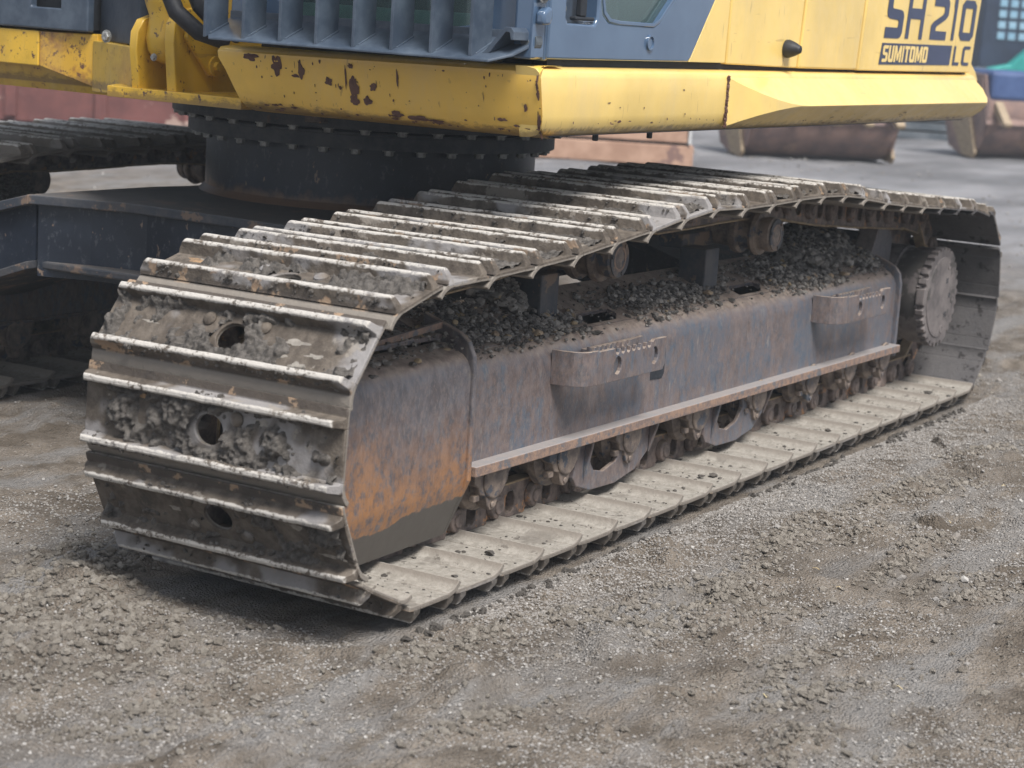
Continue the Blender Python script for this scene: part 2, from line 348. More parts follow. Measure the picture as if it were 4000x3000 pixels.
def np_mesh(name, V, F, mat, parent=None, smooth=True, kind=None):
    me = bpy.data.meshes.new(name); V = np.asarray(V, np.float32); F = np.asarray(F, np.int32)
    me.vertices.add(len(V)); me.vertices.foreach_set('co', V.ravel())
    k = F.shape[1]; me.loops.add(F.size); me.loops.foreach_set('vertex_index', F.ravel())
    me.polygons.add(len(F)); me.polygons.foreach_set('loop_start', np.arange(0, F.size, k, dtype=np.int32))
    try: me.polygons.foreach_set('loop_total', np.full(len(F), k, np.int32))
    except Exception: pass
    me.update(calc_edges=True); me.polygons.foreach_set('use_smooth', np.full(len(F), smooth)); me.materials.append(MAT[mat])
    o = bpy.data.objects.new(name, me); col.objects.link(o)
    if parent: o.parent = parent
    if kind: o['kind'] = kind
    return o
def circ(cx, cy, rad, n=20, ry=None): return [(cx+rad*math.cos(2*math.pi*i/n), cy+(ry or rad)*math.sin(2*math.pi*i/n)) for i in range(n)]
def hexbolt(mb, c, axis, rad, h, mi=0, washer=True):
    if washer: mb.lathe([(0, rad*1.35), (h*.2, rad*1.35)], c, axis, 16, mi)
    mb.lathe([(0, rad), (h*.85, rad), (h, rad*.85)], c, axis, 6, mi)

# lumpy clod templates
def ico(sub):
    bm = bmesh.new(); bmesh.ops.create_icosphere(bm, subdivisions=sub, radius=1)
    bm.verts.ensure_lookup_table(); V = np.array([v.co[:] for v in bm.verts]); F = np.array([[v.index for v in q.verts] for q in bm.faces]); bm.free(); return V, F
def lump(sub, seed, amp=.45):
    V, F = ico(sub); g = np.random.default_rng(seed)
    d = g.normal(size=(14, 3)); d /= np.linalg.norm(d, axis=1)[:, None]; ph = g.random(14)*6; fr = g.uniform(2, 6, 14)
    s = (np.sin(V@d.T*fr+ph)).mean(1)*amp*1.6+g.normal(size=len(V))*.07
    return V*(1+s)[:, None], F
LUMPS = [lump(2, 10+i) for i in range(6)]; LUMPS1 = [lump(1, 30+i, .5) for i in range(6)]
def scatter_lumps(name, P, S, mat, parent, flat=.7, hi=False, kind='stuff'):
    L = LUMPS if hi else LUMPS1; Vs = []; Fs = []; o = 0
    for p, s in zip(P, S):
        V, F = L[int(rng.integers(len(L)))]
        a = rng.random()*6.28; ca, sa = math.cos(a), math.sin(a); Q = V*np.array([1, rng.uniform(.6, 1), rng.uniform(.5, 1)*flat])*s
        Q = Q@np.array([[ca, -sa, 0], [sa, ca, 0], [0, 0, 1]]).T+p
        Vs.append(Q); Fs.append(F+o); o += len(V)
    return np_mesh(name, np.concatenate(Vs), np.concatenate(Fs), mat, parent, smooth=hi, kind=kind)

# ================================================================== ground
CL = [(-.675, .578), (-.471, .668), (-.273, .742), (-.089, .85), (-.45, .526), (-.5, .403), (-.756, .426), (-.656, .315)]
RIDGE = [(.74, -.355), (.669, -.463), (.569, -.561), (1.217, -.661), (1.196, -.804), (1.153, -.917), (1.465, -.639), (1.492, -.485),
         (1.286, -.348), (1.091, -.361), (.658, -.422), (1.521, -.324), (1.921, -.358), (2.166, -.467), (2.205, -.373), (2.732, -.401), (.356, -.274),
         (.31, -.365), (.316, -.766), (.196, -.875), (-.758, .092), (-.795, .029), (-.121, -.954), (-.394, -.43), (-.153, -.121), (.045, -.157)]
def hgt(x, y):
    x = np.asarray(x, float); y = np.asarray(y, float)
    h = .05*(fbm(x*.5, y*.5, 3, 1)-.5)+.034*(fbm(x*3, y*3, 4, 5)-.5)+.018*(fbm(x*14, y*14, 4, 9)-.5)+.009*(fbm(x*55, y*55, 2, 13)-.5)
    rdg = fbm(x*5+1.5*fbm(x*2, y*2, 2, 3), y*7, 4, 21)
    h += .03*np.clip(rdg-.56, 0, 1)/.2*(fbm(x*1.3, y*1.3, 2, 30) > .42)
    sa, ta = x*.507-y*.862, x*.862+y*.507      # smeared tyre and track scuffs
    h += .020*(fbm(sa*1.7, ta*9, 4, 51)-.5)+.010*np.clip(fbm(sa*2.2+3, ta*16, 3, 57)-.55, 0, 1)/.2
    for i, (cx, cy) in enumerate(CL):
        d2 = (x-cx)**2+(y-cy)**2; h += .05*np.exp(-d2/.02)*(fbm(x*18, y*18, 3, 40+i))
    for i, (cx, cy) in enumerate(RIDGE):
        dx, dy = x-cx, y-cy; a = .5*np.sin(i*2.3)-.5; s = dx*math.cos(a)+dy*math.sin(a); t = -dx*math.sin(a)+dy*math.cos(a)
        h += .026*np.exp(-(s/.12)**2-(t/.03)**2)*(fbm(x*30, y*30, 3, 60+i)*1.4)
    for y0, zz in ((0, -.013), (2.39, -.024)):
        fx = np.clip((x+.25)/.25, 0, 1)*np.clip((4.05-x)/.25, 0, 1); fy = np.clip((y-y0+.10)/.09, 0, 1)*np.clip((y0+.80-y)/.09, 0, 1)
        k = fx*fy; k = k*k*(3-2*k); h = h*(1-k)+(zz+.012*(fbm(x*12, y*12, 3, 77)-.5))*k
    return h-.004
def spaced(lo, a, b, hi, st, gr=1.07):
    mid = list(np.arange(a, b, st)); up = []; s = st; p = mid[-1]
    while p < hi: s *= gr; p += s; up.append(p)
    dn = []; s = st; p = a
    while p > lo: s *= gr; p -= s; dn.append(p)
    return np.array(dn[::-1]+mid+up)
gx = spaced(-70, -1.9, 4.6, 160, .0098); gy = spaced(-70, -1.9, 1.0, 160, .0098)
X, Y = np.meshgrid(gx, gy, indexing='ij'); fade = np.clip(1.5-np.hypot(X-2, Y)/40, .3, 1)
V = np.stack([X.ravel(), Y.ravel(), (hgt(X, Y)*fade).ravel()], 1); nx, ny = X.shape
i = np.arange(nx-1)[:, None]*ny+np.arange(ny-1)[None]; i = i.ravel()
g = np_mesh('ground', V, np.stack([i, i+ny, i+ny+1, i+1], 1), 'ground_dirt', kind='structure')
g['label'] = 'muddy gravel yard ground with track ridges and loose stones'

def gn_scatter(name, P, S, mat, label, sub=1, amp=.35):
    me = bpy.data.meshes.new(name); me.vertices.add(len(P)); me.vertices.foreach_set('co', np.asarray(P, np.float32).ravel())
    at = me.attributes.new('sz', 'FLOAT', 'POINT'); at.data.foreach_set('value', np.asarray(S, np.float32)); me.materials.append(MAT[mat])
    o = bpy.data.objects.new(name, me); col.objects.link(o); o['kind'] = 'stuff'; o['label'] = label
    ng = bpy.data.node_groups.new(name, 'GeometryNodeTree')
    ng.interface.new_socket('Geometry', in_out='INPUT', socket_type='NodeSocketGeometry'); ng.interface.new_socket('Geometry', in_out='OUTPUT', socket_type='NodeSocketGeometry')
    N = ng.nodes; L = ng.links; gi = N.new('NodeGroupInput'); go = N.new('NodeGroupOutput')
    ic = N.new('GeometryNodeMeshIcoSphere'); ic.inputs['Radius'].default_value = 1; ic.inputs['Subdivisions'].default_value = sub
    nz = N.new('ShaderNodeTexNoise'); nz.inputs['Scale'].default_value = 1.7
    vm = N.new('ShaderNodeVectorMath'); vm.operation = 'SUBTRACT'; vm.inputs[1].default_value = (.5, .5, .5); L.new(nz.outputs['Color'], vm.inputs[0])
    vs = N.new('ShaderNodeVectorMath'); vs.operation = 'SCALE'; vs.inputs['Scale'].default_value = amp*4; L.new(vm.outputs[0], vs.inputs[0])
    sp = N.new('GeometryNodeSetPosition'); L.new(ic.outputs[0], sp.inputs[0]); L.new(vs.outputs[0], sp.inputs['Offset'])
    sm = N.new('GeometryNodeSetMaterial'); sm.inputs['Material'].default_value = MAT[mat]; L.new(sp.outputs[0], sm.inputs[0])
    ip = N.new('GeometryNodeInstanceOnPoints'); L.new(gi.outputs[0], ip.inputs['Points']); L.new(sm.outputs[0], ip.inputs['Instance'])
    rv = N.new('FunctionNodeRandomValue'); rv.data_type = 'FLOAT_VECTOR'; rv.inputs[1].default_value = (.4, .4, 6.28); rv.inputs[0].default_value = (-.4, -.4, 0)
    L.new(rv.outputs[0], ip.inputs['Rotation'])
    na = N.new('GeometryNodeInputNamedAttribute'); na.data_type = 'FLOAT'; na.inputs[0].default_value = 'sz'
    r3 = N.new('FunctionNodeRandomValue'); r3.data_type = 'FLOAT_VECTOR'; r3.inputs[0].default_value = (.7, .55, .4); r3.inputs[1].default_value = (1.3, 1, .75); r3.inputs['Seed'].default_value = 5
    sc = N.new('ShaderNodeVectorMath'); sc.operation = 'SCALE'; L.new(r3.outputs[0], sc.inputs[0]); L.new(na.outputs[0], sc.inputs['Scale']); L.new(sc.outputs[0], ip.inputs['Scale'])
    L.new(ip.outputs[0], go.inputs[0]); md = o.modifiers.new('scatter', 'NODES'); md.node_group = ng; return o
def free(x, y, pad=.0): return ~((x > -.15-pad) & (x < 3.95) & (y > -.01-pad) & (y < .72)) & ~((x > -.15) & (x < 3.95) & (y > 2.37) & (y < 3.12))
def pts(nn, x0, x1, y0, y1, thr, fs=1.2, seed=80):
    x = rng.uniform(x0, x1, nn); y = rng.uniform(y0, y1, nn); k = free(x, y) & (fbm(x*fs, y*fs, 4, seed)+rng.normal(size=nn)*.06 > thr); return x[k], y[k]
x1, y1 = pts(230000, -1.6, 4.4, -1.8, 1.4, .535, 2.1); x2, y2 = pts(26000, -1.8, 7, -2.3, 5, .40, 3, 90); x3, y3 = pts(5000, 1, 16, -1, 9, .45, 1, 95)
xb = rng.uniform(.1, 4, 34000); yb = -np.abs(rng.normal(size=34000))*.20-.01
x = np.concatenate([x1, x2, x3, xb]); y = np.concatenate([y1, y2, y3, yb])
s = np.concatenate([(.0014+.0032*rng.random(len(x1))**1.6), .0022+.0045*rng.random(len(x2))**3, .006+.012*rng.random(len(x3))**2, rng.uniform(.0014, .004, len(xb))])
gn_scatter('gravel', np.stack([x, y, hgt(x, y)+s*.15], 1), s, 'pebble', 'loose grey gravel and small stones over the yard')
# clods clustered on ridges and in the churned heap
x = []; y = []; s = []
for cx, cy in RIDGE:
    k = 230; a = rng.random()*.7-.6; t = rng.normal(size=k)*.10; q = rng.normal(size=k)*.026
    x += list(cx+t*math.cos(a)-q*math.sin(a)); y += list(cy+t*math.sin(a)+q*math.cos(a)); s += list(.0025+.009*rng.random(k)**2.6)
for cx, cy in CL:
    k = 420; x += list(cx+rng.normal(size=k)*.13); y += list(cy+rng.normal(size=k)*.11); s += list(.0022+.011*rng.random(k)**3.2)
xx, yy = pts(14000, -1.8, 4.6, -2, 1.4, .53, 2.4, 101); x += list(xx); y += list(yy); s += list(.0025+.0075*rng.random(len(xx))**3)
x = np.array(x); y = np.array(y); s = np.array(s); k = free(x, y, .03); x, y, s = x[k], y[k], s[k]
gn_scatter('soil_clods', np.stack([x, y, hgt(x, y)+s*.3], 1), s, 'ground_clod', 'crumbled pale mud clods churned up on the ground', 2, .45)
# mud squeezed out along the near shoe edges
k = 420; x = rng.uniform(-.1, 3.8, k); y = -.012-np.abs(rng.normal(size=k))*.022; kk = fbm(x*5, y*0, 3, 120) > .47; x, y = x[kk], y[kk]; s = .003+.009*rng.random(len(x))**2
gn_scatter('squeezed_mud', np.stack([x, y, hgt(x, y)+s*.4], 1), s, 'earth_dark', 'dark mud squeezed out along the edge of the near track', 2, .5)
st = MB()
for px, py in ((.55, -.45), (1.75, -.62), (.95, -.62), (2.3, -.6), (1.1, -.5), (.1, -.8), (2.6, -.7), (.35, -1.0), (1.6, -.45)):
    a = rng.random()*3; L = rng.uniform(.012, .03); z = float(hgt(px, py))+.004
    st.tube([(px, py, z), (px+L*math.cos(a)*.5, py+L*math.sin(a)*.5, z+.003), (px+L*math.cos(a), py+L*math.sin(a), z)], .0012, 5)
o = st.build('straw_bits', 'straw'); o['kind'] = 'stuff'; o['label'] = 'few dry straw bits lying on the ground'

# ================================================================== excavator
EX = empty('excavator', label='yellow and blue-grey crawler excavator with muddy steel tracks, seen close from its left front', cat='excavator')

# ---------------- track shoe
def shoe_mesh(name):
    W = .70; mb = MB()
    cl = [(-.100, -.0085), (-.088, -.006), (-.056, -.005), (.056, -.005), (.068, -.0068), (.080, -.0108), (.091, -.0165), (.099, -.0230), (.104, -.030)]
    th = .0060; top = []; bot = []
    for i, p in enumerate(cl):
        a = cl[max(i-1, 0)]; b = cl[min(i+1, len(cl)-1)]; dx, dz = b[0]-a[0], b[1]-a[1]; L = math.hypot(dx, dz); nx_, nz_ = -dz/L, dx/L
        top.append((p[0]+nx_*th, p[1]+nz_*th)); bot.append((p[0]-nx_*th, p[1]-nz_*th))
    ys = [0, .006]+[.1*k for k in range(1, 7)]+[.694, W]
    ys = sorted(set([round(q, 4) for q in ys+[.305, .395]]))
    def strip(i0, i1, y0, y1):
        prof = top[i0:i1+1]+bot[i0:i1+1][::-1]; n = len(prof); vs = []; 
        for yy in (y0, y1): vs += [(p[0], yy, p[1]) for p in prof]
        fs = [(k, (k+1) % n, (k+1) % n+n, k+n) for k in range(n)]; h = len(prof)//2
        fs += [(k, k+1, n-2-k, n-1-k) for k in range(h-1)]; fs += [tuple(q+n for q in reversed(g_)) for g_ in fs[-(h-1):]]
        mb.add(vs, fs)
    strip(0, 2, 0, W); strip(3, 8, 0, W)
    # middle flat with clean-out hole
    mb.prism([(-.056, 0), (.056, 0), (.056, W), (-.056, W)], 'z', bot[3][1], top[3][1], holes=[[(p[0], p[1]) for p in circ(0, .352, .034, 18, .038)]])
    # grousers: tapered bars with cut-back tops
    for c in (-.068, .068):
        n = 24; y0, y1 = 0.001, W-.001; prof = [(-.014, -.001), (-.0095, .009), (-.0082, .0285), (-.0045, .033), (.0045, .033), (.0082, .0285), (.0095, .009), (.014, -.001)]
        vs = []; fs = []; k = len(prof)
        for i in range(n+1):
            t = i/n
            for a, b in prof:
                ins = .016*max(0, (b-.008)/.025)**1.6; yy = y0+ins+(y1-y0-2*ins)*t; j = (vnoise(t*22+c*100, b*60, 3)-.5)*.0022 if b > 0 else 0
                vs.append((c+a+j, yy, b+j*.8))
        for i in range(n):
            for q in range(k-1): fs.append((i*k+q, i*k+q+1, (i+1)*k+q+1, (i+1)*k+q))
        fs.append(tuple(range(k))); fs.append(tuple(range(n*k, n*k+k))); mb.add(vs, fs)
    o = mb.build(name, 'shoe_mud', EX, bevel=.0018, seg=2, smooth=True); return o
def link_mesh():
    # one side plate of the chain link, local x = s forward, z = outward (plate inner face at -0.010)
    mb = MB()
    for side, (ya, yb, yo) in enumerate(((.262, .292, -1), (.412, .442, 1))):
        pr = [(-.072, -.0105), (.066, -.0105), (.070, -.022)]
        pr += [(.095+.034*math.cos(a), -.055+.034*math.sin(a)) for a in [R(q) for q in (100, 70, 40, 10, -20, -50)]]
        pr += [(.104, -.106), (-.080, -.106), (-.088, -.075), (-.074, -.060), (-.066, -.04), (-.078, -.022)]
        hole = [(-.030, -.024), (.002, -.022), (.014, -.034), (.014, -.066), (.002, -.080), (-.018, -.080), (-.030, -.066)]
        mb.prism(pr, 'y', ya, yb, holes=[hole])
        # boss, pin and bolts
        e = ya if yo < 0 else yb
        mb.lathe([(0, .033), (yo*.016, .031), (yo*.018, .028)], (.095, e, -.055), 'y', 20); mb.lathe([(0, .019), (yo*.022, .018)], (.095, e, -.055), 'y', 16)
        mb.box(-.034, .018, ya+.004, yb-.004, -.112, -.106) if False else None
        mb.lathe([(0, .030), (-yo*.0, .030)], (-.095, e, -.055), 'y', 4) if False else None
        for sx in (-.008, .045): hexbolt(mb, (sx, (ya+yb)/2, -.0105), 'z', .0125, -.016, washer=False)
        # wider rail head
        mb.prism([(-.086, -.101), (.108, -.101), (.108, -.1075), (-.086, -.1075)], 'y', ya-.006, yb+.006, mi=1)
    mb.lathe([(0, .021), (.15, .021)], (.095, .277, -.055), 'y', 12)
    return mb
proto = shoe_mesh('track_shoe')
lk = link_mesh().build('track_link', ['link_steel', 'link_rail'], proto, bevel=.0025, seg=2, smooth=True)
bolt_me = MB().lathe([(0, .0165), (.005, .0165), (.0095, .012), (.0115, .004)], (0, 0, 0), 'z', 12).build('shoe_bolt', 'shoe_mud', proto, smooth=True)
bolt_me.location = (-.034, .277, 0)
rear_me = proto.data.copy(); rear_me.name = 'track_shoe_rear'; rear_me.materials[0] = MAT['shoe_rear']
gr_me = proto.data.copy(); gr_me.name = 'track_shoe_ground_far_lit'; gr_me.materials[0] = MAT['shoe_ground_far_lit']

def mud_patch(seed, thr, amp, hole=False):
    st = .0036 if amp > .012 else .0052; s_ = np.arange(-.062, .0625, st); yy = np.arange(.012, .69, st); S, T = np.meshgrid(s_, yy, indexing='ij')
    n = fbm(T*7+seed*3.7, S*11, 3, seed)*.62+fbm(T*45, S*45, 3, seed+5)*.38
    n += .10*np.exp(-((T-.22)/.16)**2)
    edge = np.clip(1-np.abs(S)/.064, 0, 1)
    n += .05*(np.abs(S) > .045)
    h = np.clip((n-thr)/.12, -.2, 1); H = amp*h*(.25+1.0*fbm(T*60, S*60, 2, seed+9, .7)+.75*fbm(T*170, S*170, 2, seed+13, .8))
    if hole: H[((S/.038)**2+((T-.352)/.042)**2) < 1] = -.01
    V = np.stack([S.ravel(), T.ravel(), H.ravel()], 1); nx_, ny_ = S.shape
    i = (np.arange(nx_-1)[:, None]*ny_+np.arange(ny_-1)[None]).ravel(); F = np.stack([i, i+ny_, i+ny_+1, i+1], 1)
    keep = (H.ravel()[F] > 0).any(1) & (H.ravel()[F] > -.0095).all(1); F = F[keep]
    # lumps stuck on the grouser flanks
    V[:, 2] = np.maximum(V[:, 2], -.002)
    us = np.unique(F); mp = -np.ones(len(V), int); mp[us] = np.arange(len(us)); return V[us], mp[F]
def add_mud(shoe, seed, thr, amp, nl=60, hole=True):
    V, F = mud_patch(seed, thr, amp, hole); o = np_mesh('mud', V, F, 'mud', shoe, kind='stuff')
    if nl:
        g_ = np.random.default_rng(seed); P = []; S = []
        for q in range(nl):
            y_ = g_.uniform(.02, .68); c = g_.choice([-.068, .068]); sd_ = g_.choice([-1, 1]); z_ = g_.uniform(.0, .028)
            if fbm(y_*8+seed, c*20+sd_, 2, 7) < .48: continue
            P.append((c+sd_*.009, y_, z_)); S.append(.002+.0065*g_.random()**2)
        if P: scatter_lumps('mud_lump', np.array(P), S, 'mud', shoe, .8)
def copy_tree(o, parent, name=None):
    c = o.copy(); col.objects.link(c); c.parent = parent
    for ch in o.children:
        if ch.name.startswith('track_link'):
            d = ch.copy(); col.objects.link(d); d.parent = c; d.matrix_parent_inverse = Matrix()
    return c
def place(o, cx, cz, fx, fz, y0=0):
    # local x -> forward (fx,fz), local z -> outward normal
    L = math.hypot(fx, fz); fx /= L; fz /= L
    nx_, nz_ = None, None
    # outward normal: rotate forward by -90 deg in xz so that top run (-1,0) -> (0,1)
    n_ = Vector((fz, 0, -fx)); m_ = Matrix((Vector((fx, 0, fz)), Vector((0, 1, 0)), n_)).transposed().to_4x4()
    m_.translation = Vector((cx, y0, cz)); o.matrix_local = m_
TIP = .033
tips = dict(E=(-.261, .148), D=(-.321, .275), C=(-.339, .359), B=(-.333, .496), A=(-.309, .587), Z=(-.223, .693), Y=(-.137, .742), X=(-.005, .778), W=(.064, .786),
            V=(.199, .790), U=(.254, .792), T=(.390, .798), S=(.445, .801), R=(.581, .809), Q=(.635, .813), P=(.770, .827), O=(.824, .831), N=(.959, .845), M=(1.013, .848),
            L=(1.147, .866), K=(1.204, .868), J=(1.338, .881), I=(1.397, .884), H=(1.531, .881), G=(1.586, .878), F2=(1.721, .880), F1=(1.774, .880), E2=(1.909, .883), E1=(1.962, .885), D2=(2.099, .886))
pairs = [('C', 'B'), ('A', 'Z'), ('Y', 'X'), ('W', 'V'), ('U', 'T'), ('S', 'R'), ('Q', 'P'), ('O', 'N'), ('M', 'L'), ('K', 'J'), ('I', 'H'), ('G', 'F2'), ('F1', 'E2'), ('E1', 'D2')]
poses = []
def from_tips(a, b):       # a = forward tip, b = rear tip
    fx, fz = a[0]-b[0], a[1]-b[1]; L = math.hypot(fx, fz); fx /= L; fz /= L; nx_, nz_ = fz, -fx
    return ((a[0]+b[0])/2-nx_*TIP, (a[1]+b[1])/2-nz_*TIP, fx, fz)
poses.append(from_tips((-.204, .086), (-.252, .205)) if False else None)
poses = [from_tips(tips['E'], tips['D'])]+[from_tips(tips[a], tips[b]) for a, b in pairs]
for a, b in (((2.152, .886), (2.288, .882)), ((2.332, .879), (2.465, .868)), ((2.510, .860), (2.643, .845)), ((2.696, .838), (2.831, .825)), ((2.878, .823), (3.008, .812)),
             ((3.063, .807), (3.197, .798)), ((3.246, .795), (3.382, .784)), ((3.432, .781), (3.565, .771)), ((3.617, .768), (3.750, .745))):
    poses.append(from_tips(a, b))
poses.append(from_tips((-.074+.0, .026), (-.204, .086)))
for an in (45, 13, -19, -51):
    a = R(an); cx, cz = 3.61+.378*math.cos(a), .388+.378*math.sin(a)
    if an == -51: cz = .092; cx = 3.845
    n_ = (math.cos(a), math.sin(a)); poses.append((cx, cz, -n_[1], n_[0]))
for k in range(20): poses.append((.19*k+.075, TIP-.002, 1, 0))
near = []
for k, (cx, cz, fx, fz) in enumerate(poses):
    o = proto if k == 0 else copy_tree(proto, EX)
    place(o, cx, cz, fx, fz); near.append(o)
for k, (cx, cz, fx, fz) in enumerate(poses):
    o = near[k]
    if k < 12 or k == 24:
        for q, (sx, yy) in enumerate(((-.034, .277), (.034, .277), (-.034, .427), (.034, .427))):
            if k == 0 and q == 0: continue
            bb_ = bolt_me.copy(); col.objects.link(bb_); bb_.parent = o; bb_.location = (sx, yy, 0)
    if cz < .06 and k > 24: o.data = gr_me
    if cx > 3.2 and cz > .06: o.data = rear_me
    if k < 20 or k == 24:
        thr = .552 if k in (1, 2, 3, 4) else (.54 if k in (0, 24) else .555)
        add_mud(o, 200+k, thr, .017 if k < 5 else .009, 420 if k < 6 else 150)
def smear(shoe, mat, cs, cy, rs, ry, seed, h=.0007):
    mb = MB(); k_ = 30; ring = []
    for t in range(k_):
        a = 2*math.pi*t/k_; q_ = .45+1.1*float(vnoise(math.cos(a)*2+seed*3.1, math.sin(a)*2+seed*1.7, 5))
        ring.append((max(-.056, min(.056, cs+rs*q_*math.cos(a))), cy+ry*q_*math.sin(a), h))
    mb.add([(cs, cy, h+.0006)]+ring, [(0, t+1, (t+1) % k_+1) for t in range(k_)])
    mb.build('clay_smear', mat, shoe, kind='stuff', fix=False)
sm_ = np.random.default_rng(5)
for k in (0, 1, 2, 3, 4, 5, 7, 9):
    for q in range(5): smear(near[k], 'clay_pale', sm_.uniform(-.045, .045), sm_.choice([sm_.uniform(.05, .24), sm_.uniform(.46, .64)]), sm_.uniform(.005, .016), sm_.uniform(.012, .06), k*7+q)
smear(near[3], 'clay_rust', -.03, .62, .022, .05, 3); smear(near[1], 'clay_rust', -.045, .52, .010, .10, 4)
for k, (cx, cz, fx, fz) in enumerate(poses):      # far track, in the paler shoe copy to stand in for sunlight
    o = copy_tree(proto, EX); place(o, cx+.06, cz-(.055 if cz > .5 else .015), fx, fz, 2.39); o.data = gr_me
    if 1.0 < cx < 2.0 and cz > .5: pass
# loose dark clods on the lower plates
P = []; S = []
for q in range(620):
    x_ = rng.uniform(-.05, 3.8); y_ = rng.uniform(.01, .25); P.append((x_, y_, TIP+.0105)); S.append(.0018+.0085*rng.random()**3.5)
for px, py, ss in ((.47, .10, .013), (1.62, .09, .012), (1.66, .07, .014), (3.45, .17, .018), (3.52, .08, .02), (3.62, .07, .016), (3.66, .05, .013), (2.55, .08, .012)): P.append((px, py, TIP+.017)); S.append(ss)
scatter_lumps('mud_crumbs', np.array(P), S, 'earth_dark', EX, .6)

# ---------------- track frames
def frame(y0, name='track_frame', near_side=True):
    # plates: side, roof with hatches, inner side
    root = empty(name, (0, y0, 0), parent=EX)
    def tz(z, x): return z-.006*(x-.44)
    def sec(prof, xa, xb, mat, nm, bev=.004):
        mb = MB(); n = len(prof); vs = []
        for xx in (xa, xb): vs += [(xx, p[0], tz(p[1], xx)) for p in prof]
        fs = [(k, (k+1) % n, (k+1) % n+n, k+n) for k in range(n)]; fs += [tuple(range(n)), tuple(range(n, 2*n))]; mb.add(vs, fs)
        return mb.build(nm, mat, root, bevel=bev, seg=3, smooth=True)
    outer = [(.178, .255), (.178, .455), (.181, .478), (.190, .498), (.205, .513), (.225, .524)]
    inner = [(p[0]+.012, p[1]) for p in outer[:2]]+[(.192, .475), (.200, .490), (.212, .502), (.229, .512)]
    sec(outer+inner[::-1], .44, 3.335, 'frame_steel', 'side_plate', 0)
    sec([(.52, .255), (.532, .255), (.532, .56), (.52, .56)], .44, 3.335, 'frame_steel', 'inner_plate')
    # roof plate with two hatches: local (x, v) along the slope
    sl_ = math.atan2(.078, .205); cs, sn = math.cos(sl_), math.sin(sl_)
    def tf(x, v, t): return (x, .222+v*cs-t*sn, tz(.5255+v*sn+t*cs-.0005, x))
    h1 = [(1.13, .012), (1.29, .012), (1.33, .035), (1.33, .065), (1.15, .065), (1.13, .05)]; h2 = [(p[0]+.97, p[1]) for p in h1]
    mb = MB().prism([(.44, 0), (3.335, 0), (3.335, .21), (.44, .21)], 'z', -.011, 0, [h1, h2], tf=tf); mb.build('roof_plate', 'frame_steel', root)
    sec([(.415, .600), (.415, .588), (.532, .545), (.532, .557)], .44, 3.335, 'frame_steel', 'roof_plate')
    sec([(.19, .24), (.52, .24), (.52, .252), (.19, .252)], .44, 3.335, 'frame_steel', 'floor_plate')
    # bottom flange
    sec([(.138, .232), (.230, .232), (.230, .2585), (.138, .2585)], .444, 3.33, 'rust_edge', 'flange', .0025)
    # end plate
    mb = MB().prism([(.160, .195), (.160, .46), (.168, .495), (.188, .520), (.225, .538), (.40, .60), (.53, .56), (.53, .195)], 'x', 3.335, 3.352); mb.build('end_plate', 'frame_steel', root, bevel=.006, seg=3)
    # front guard box: rib + rounded face + sloping skirt
    rib = [(.147, .226), (.147, .49), (.152, .53), (.168, .562), (.195, .582), (.30, .618), (.30, .50), (.26, .20), (.26, .09), (.210, .083)]
    mb = MB().prism(rib, 'x', .424, .440); mb.build('guard_rib', 'guard_steel', root, bevel=.005, seg=3)
    gp = [(.210, .082), (.165, .195), (.157, .235), (.157, .48), (.160, .500), (.168, .518), (.182, .531), (.20, .538), (.245, .552)]
    gi_ = [(p[0]+.012, p[1]-.002) for p in gp][::-1]; prof = gp+gi_; n = len(prof); mb = MB(); vs = []
    XS = [-.105, -.095, .02, .15, .3, .424]
    for xx in XS:
        for p in prof: vs.append((xx, p[0]+(.02 if xx < -.1 else (.004 if xx < -.09 else 0)), p[1]+.055*(xx-.424)*(.25 if p[1] < .25 else .0)))
    fs = []
    for a in range(len(XS)-1): fs += [(a*n+k, a*n+(k+1) % n, (a+1)*n+(k+1) % n, (a+1)*n+k) for k in range(n)]
    fs += [tuple(range(n)), tuple(range((len(XS)-1)*n, len(XS)*n))]; mb.add(vs, fs); mb.build('guard_plate', 'guard_steel', root, smooth=True)
    mb = MB().box(.12, .42, .24, .46, .560, .572); mb.box(-.09, .12, .40, .46, .556, .568); mb.box(-.09, -.02, .24, .40, .54, .552); mb.build('guard_top', 'frame_steel', root, bevel=.002)
    mb = MB().prism([(-.1, .552), (.424, .585), (.424, .600), (-.1, .565)], 'y', .245, .255); mb.build('guard_strip', 'rust_edge', root)
    mb = MB().box(-.09, .424, .52, .532, .12, .56); mb.build('inner_plate', 'frame_steel', root)
    # steps
    for xo in (0, 1.715):
        so_ = empty('step', (xo, 0, 0), parent=root)
        # bent outer plate: curve from frame face out and then along
        pl = [(.845, .178), (.850, .150), (.858, .120), (.872, .100), (.895, .089), (.93, .085)]+[(.93+.37*t/6, .085) for t in range(1, 7)]
        th = .011; mb = MB()
        A_ = pl[:6]; ins = []
        for i_, p in enumerate(A_):
            a = A_[max(i_-1, 0)]; b = A_[min(i_+1, 5)]; dx, dy = b[0]-a[0], b[1]-a[1]; L = math.hypot(dx, dy); ins.append((p[0]-dy/L*th, p[1]+dx/L*th))
        mb.prism(A_+ins[::-1], 'z', tz(.408, .9+xo), tz(.498, .9+xo))
        ztop = .496; topl = [(.93, ztop), (1.015, ztop)]
        for t in range(7):
            xx = 1.015+t*.030; topl += [(xx+.004, ztop-.004), (xx+.008, ztop-.015), (xx+.017, ztop-.018), (xx+.024, ztop-.013), (xx+.028, ztop-.002)]
        topl += [(1.232, ztop-.004), (1.240, ztop+.002), (1.312, ztop+.002), (1.312, .425), (1.300, .408), (.93, .408)]
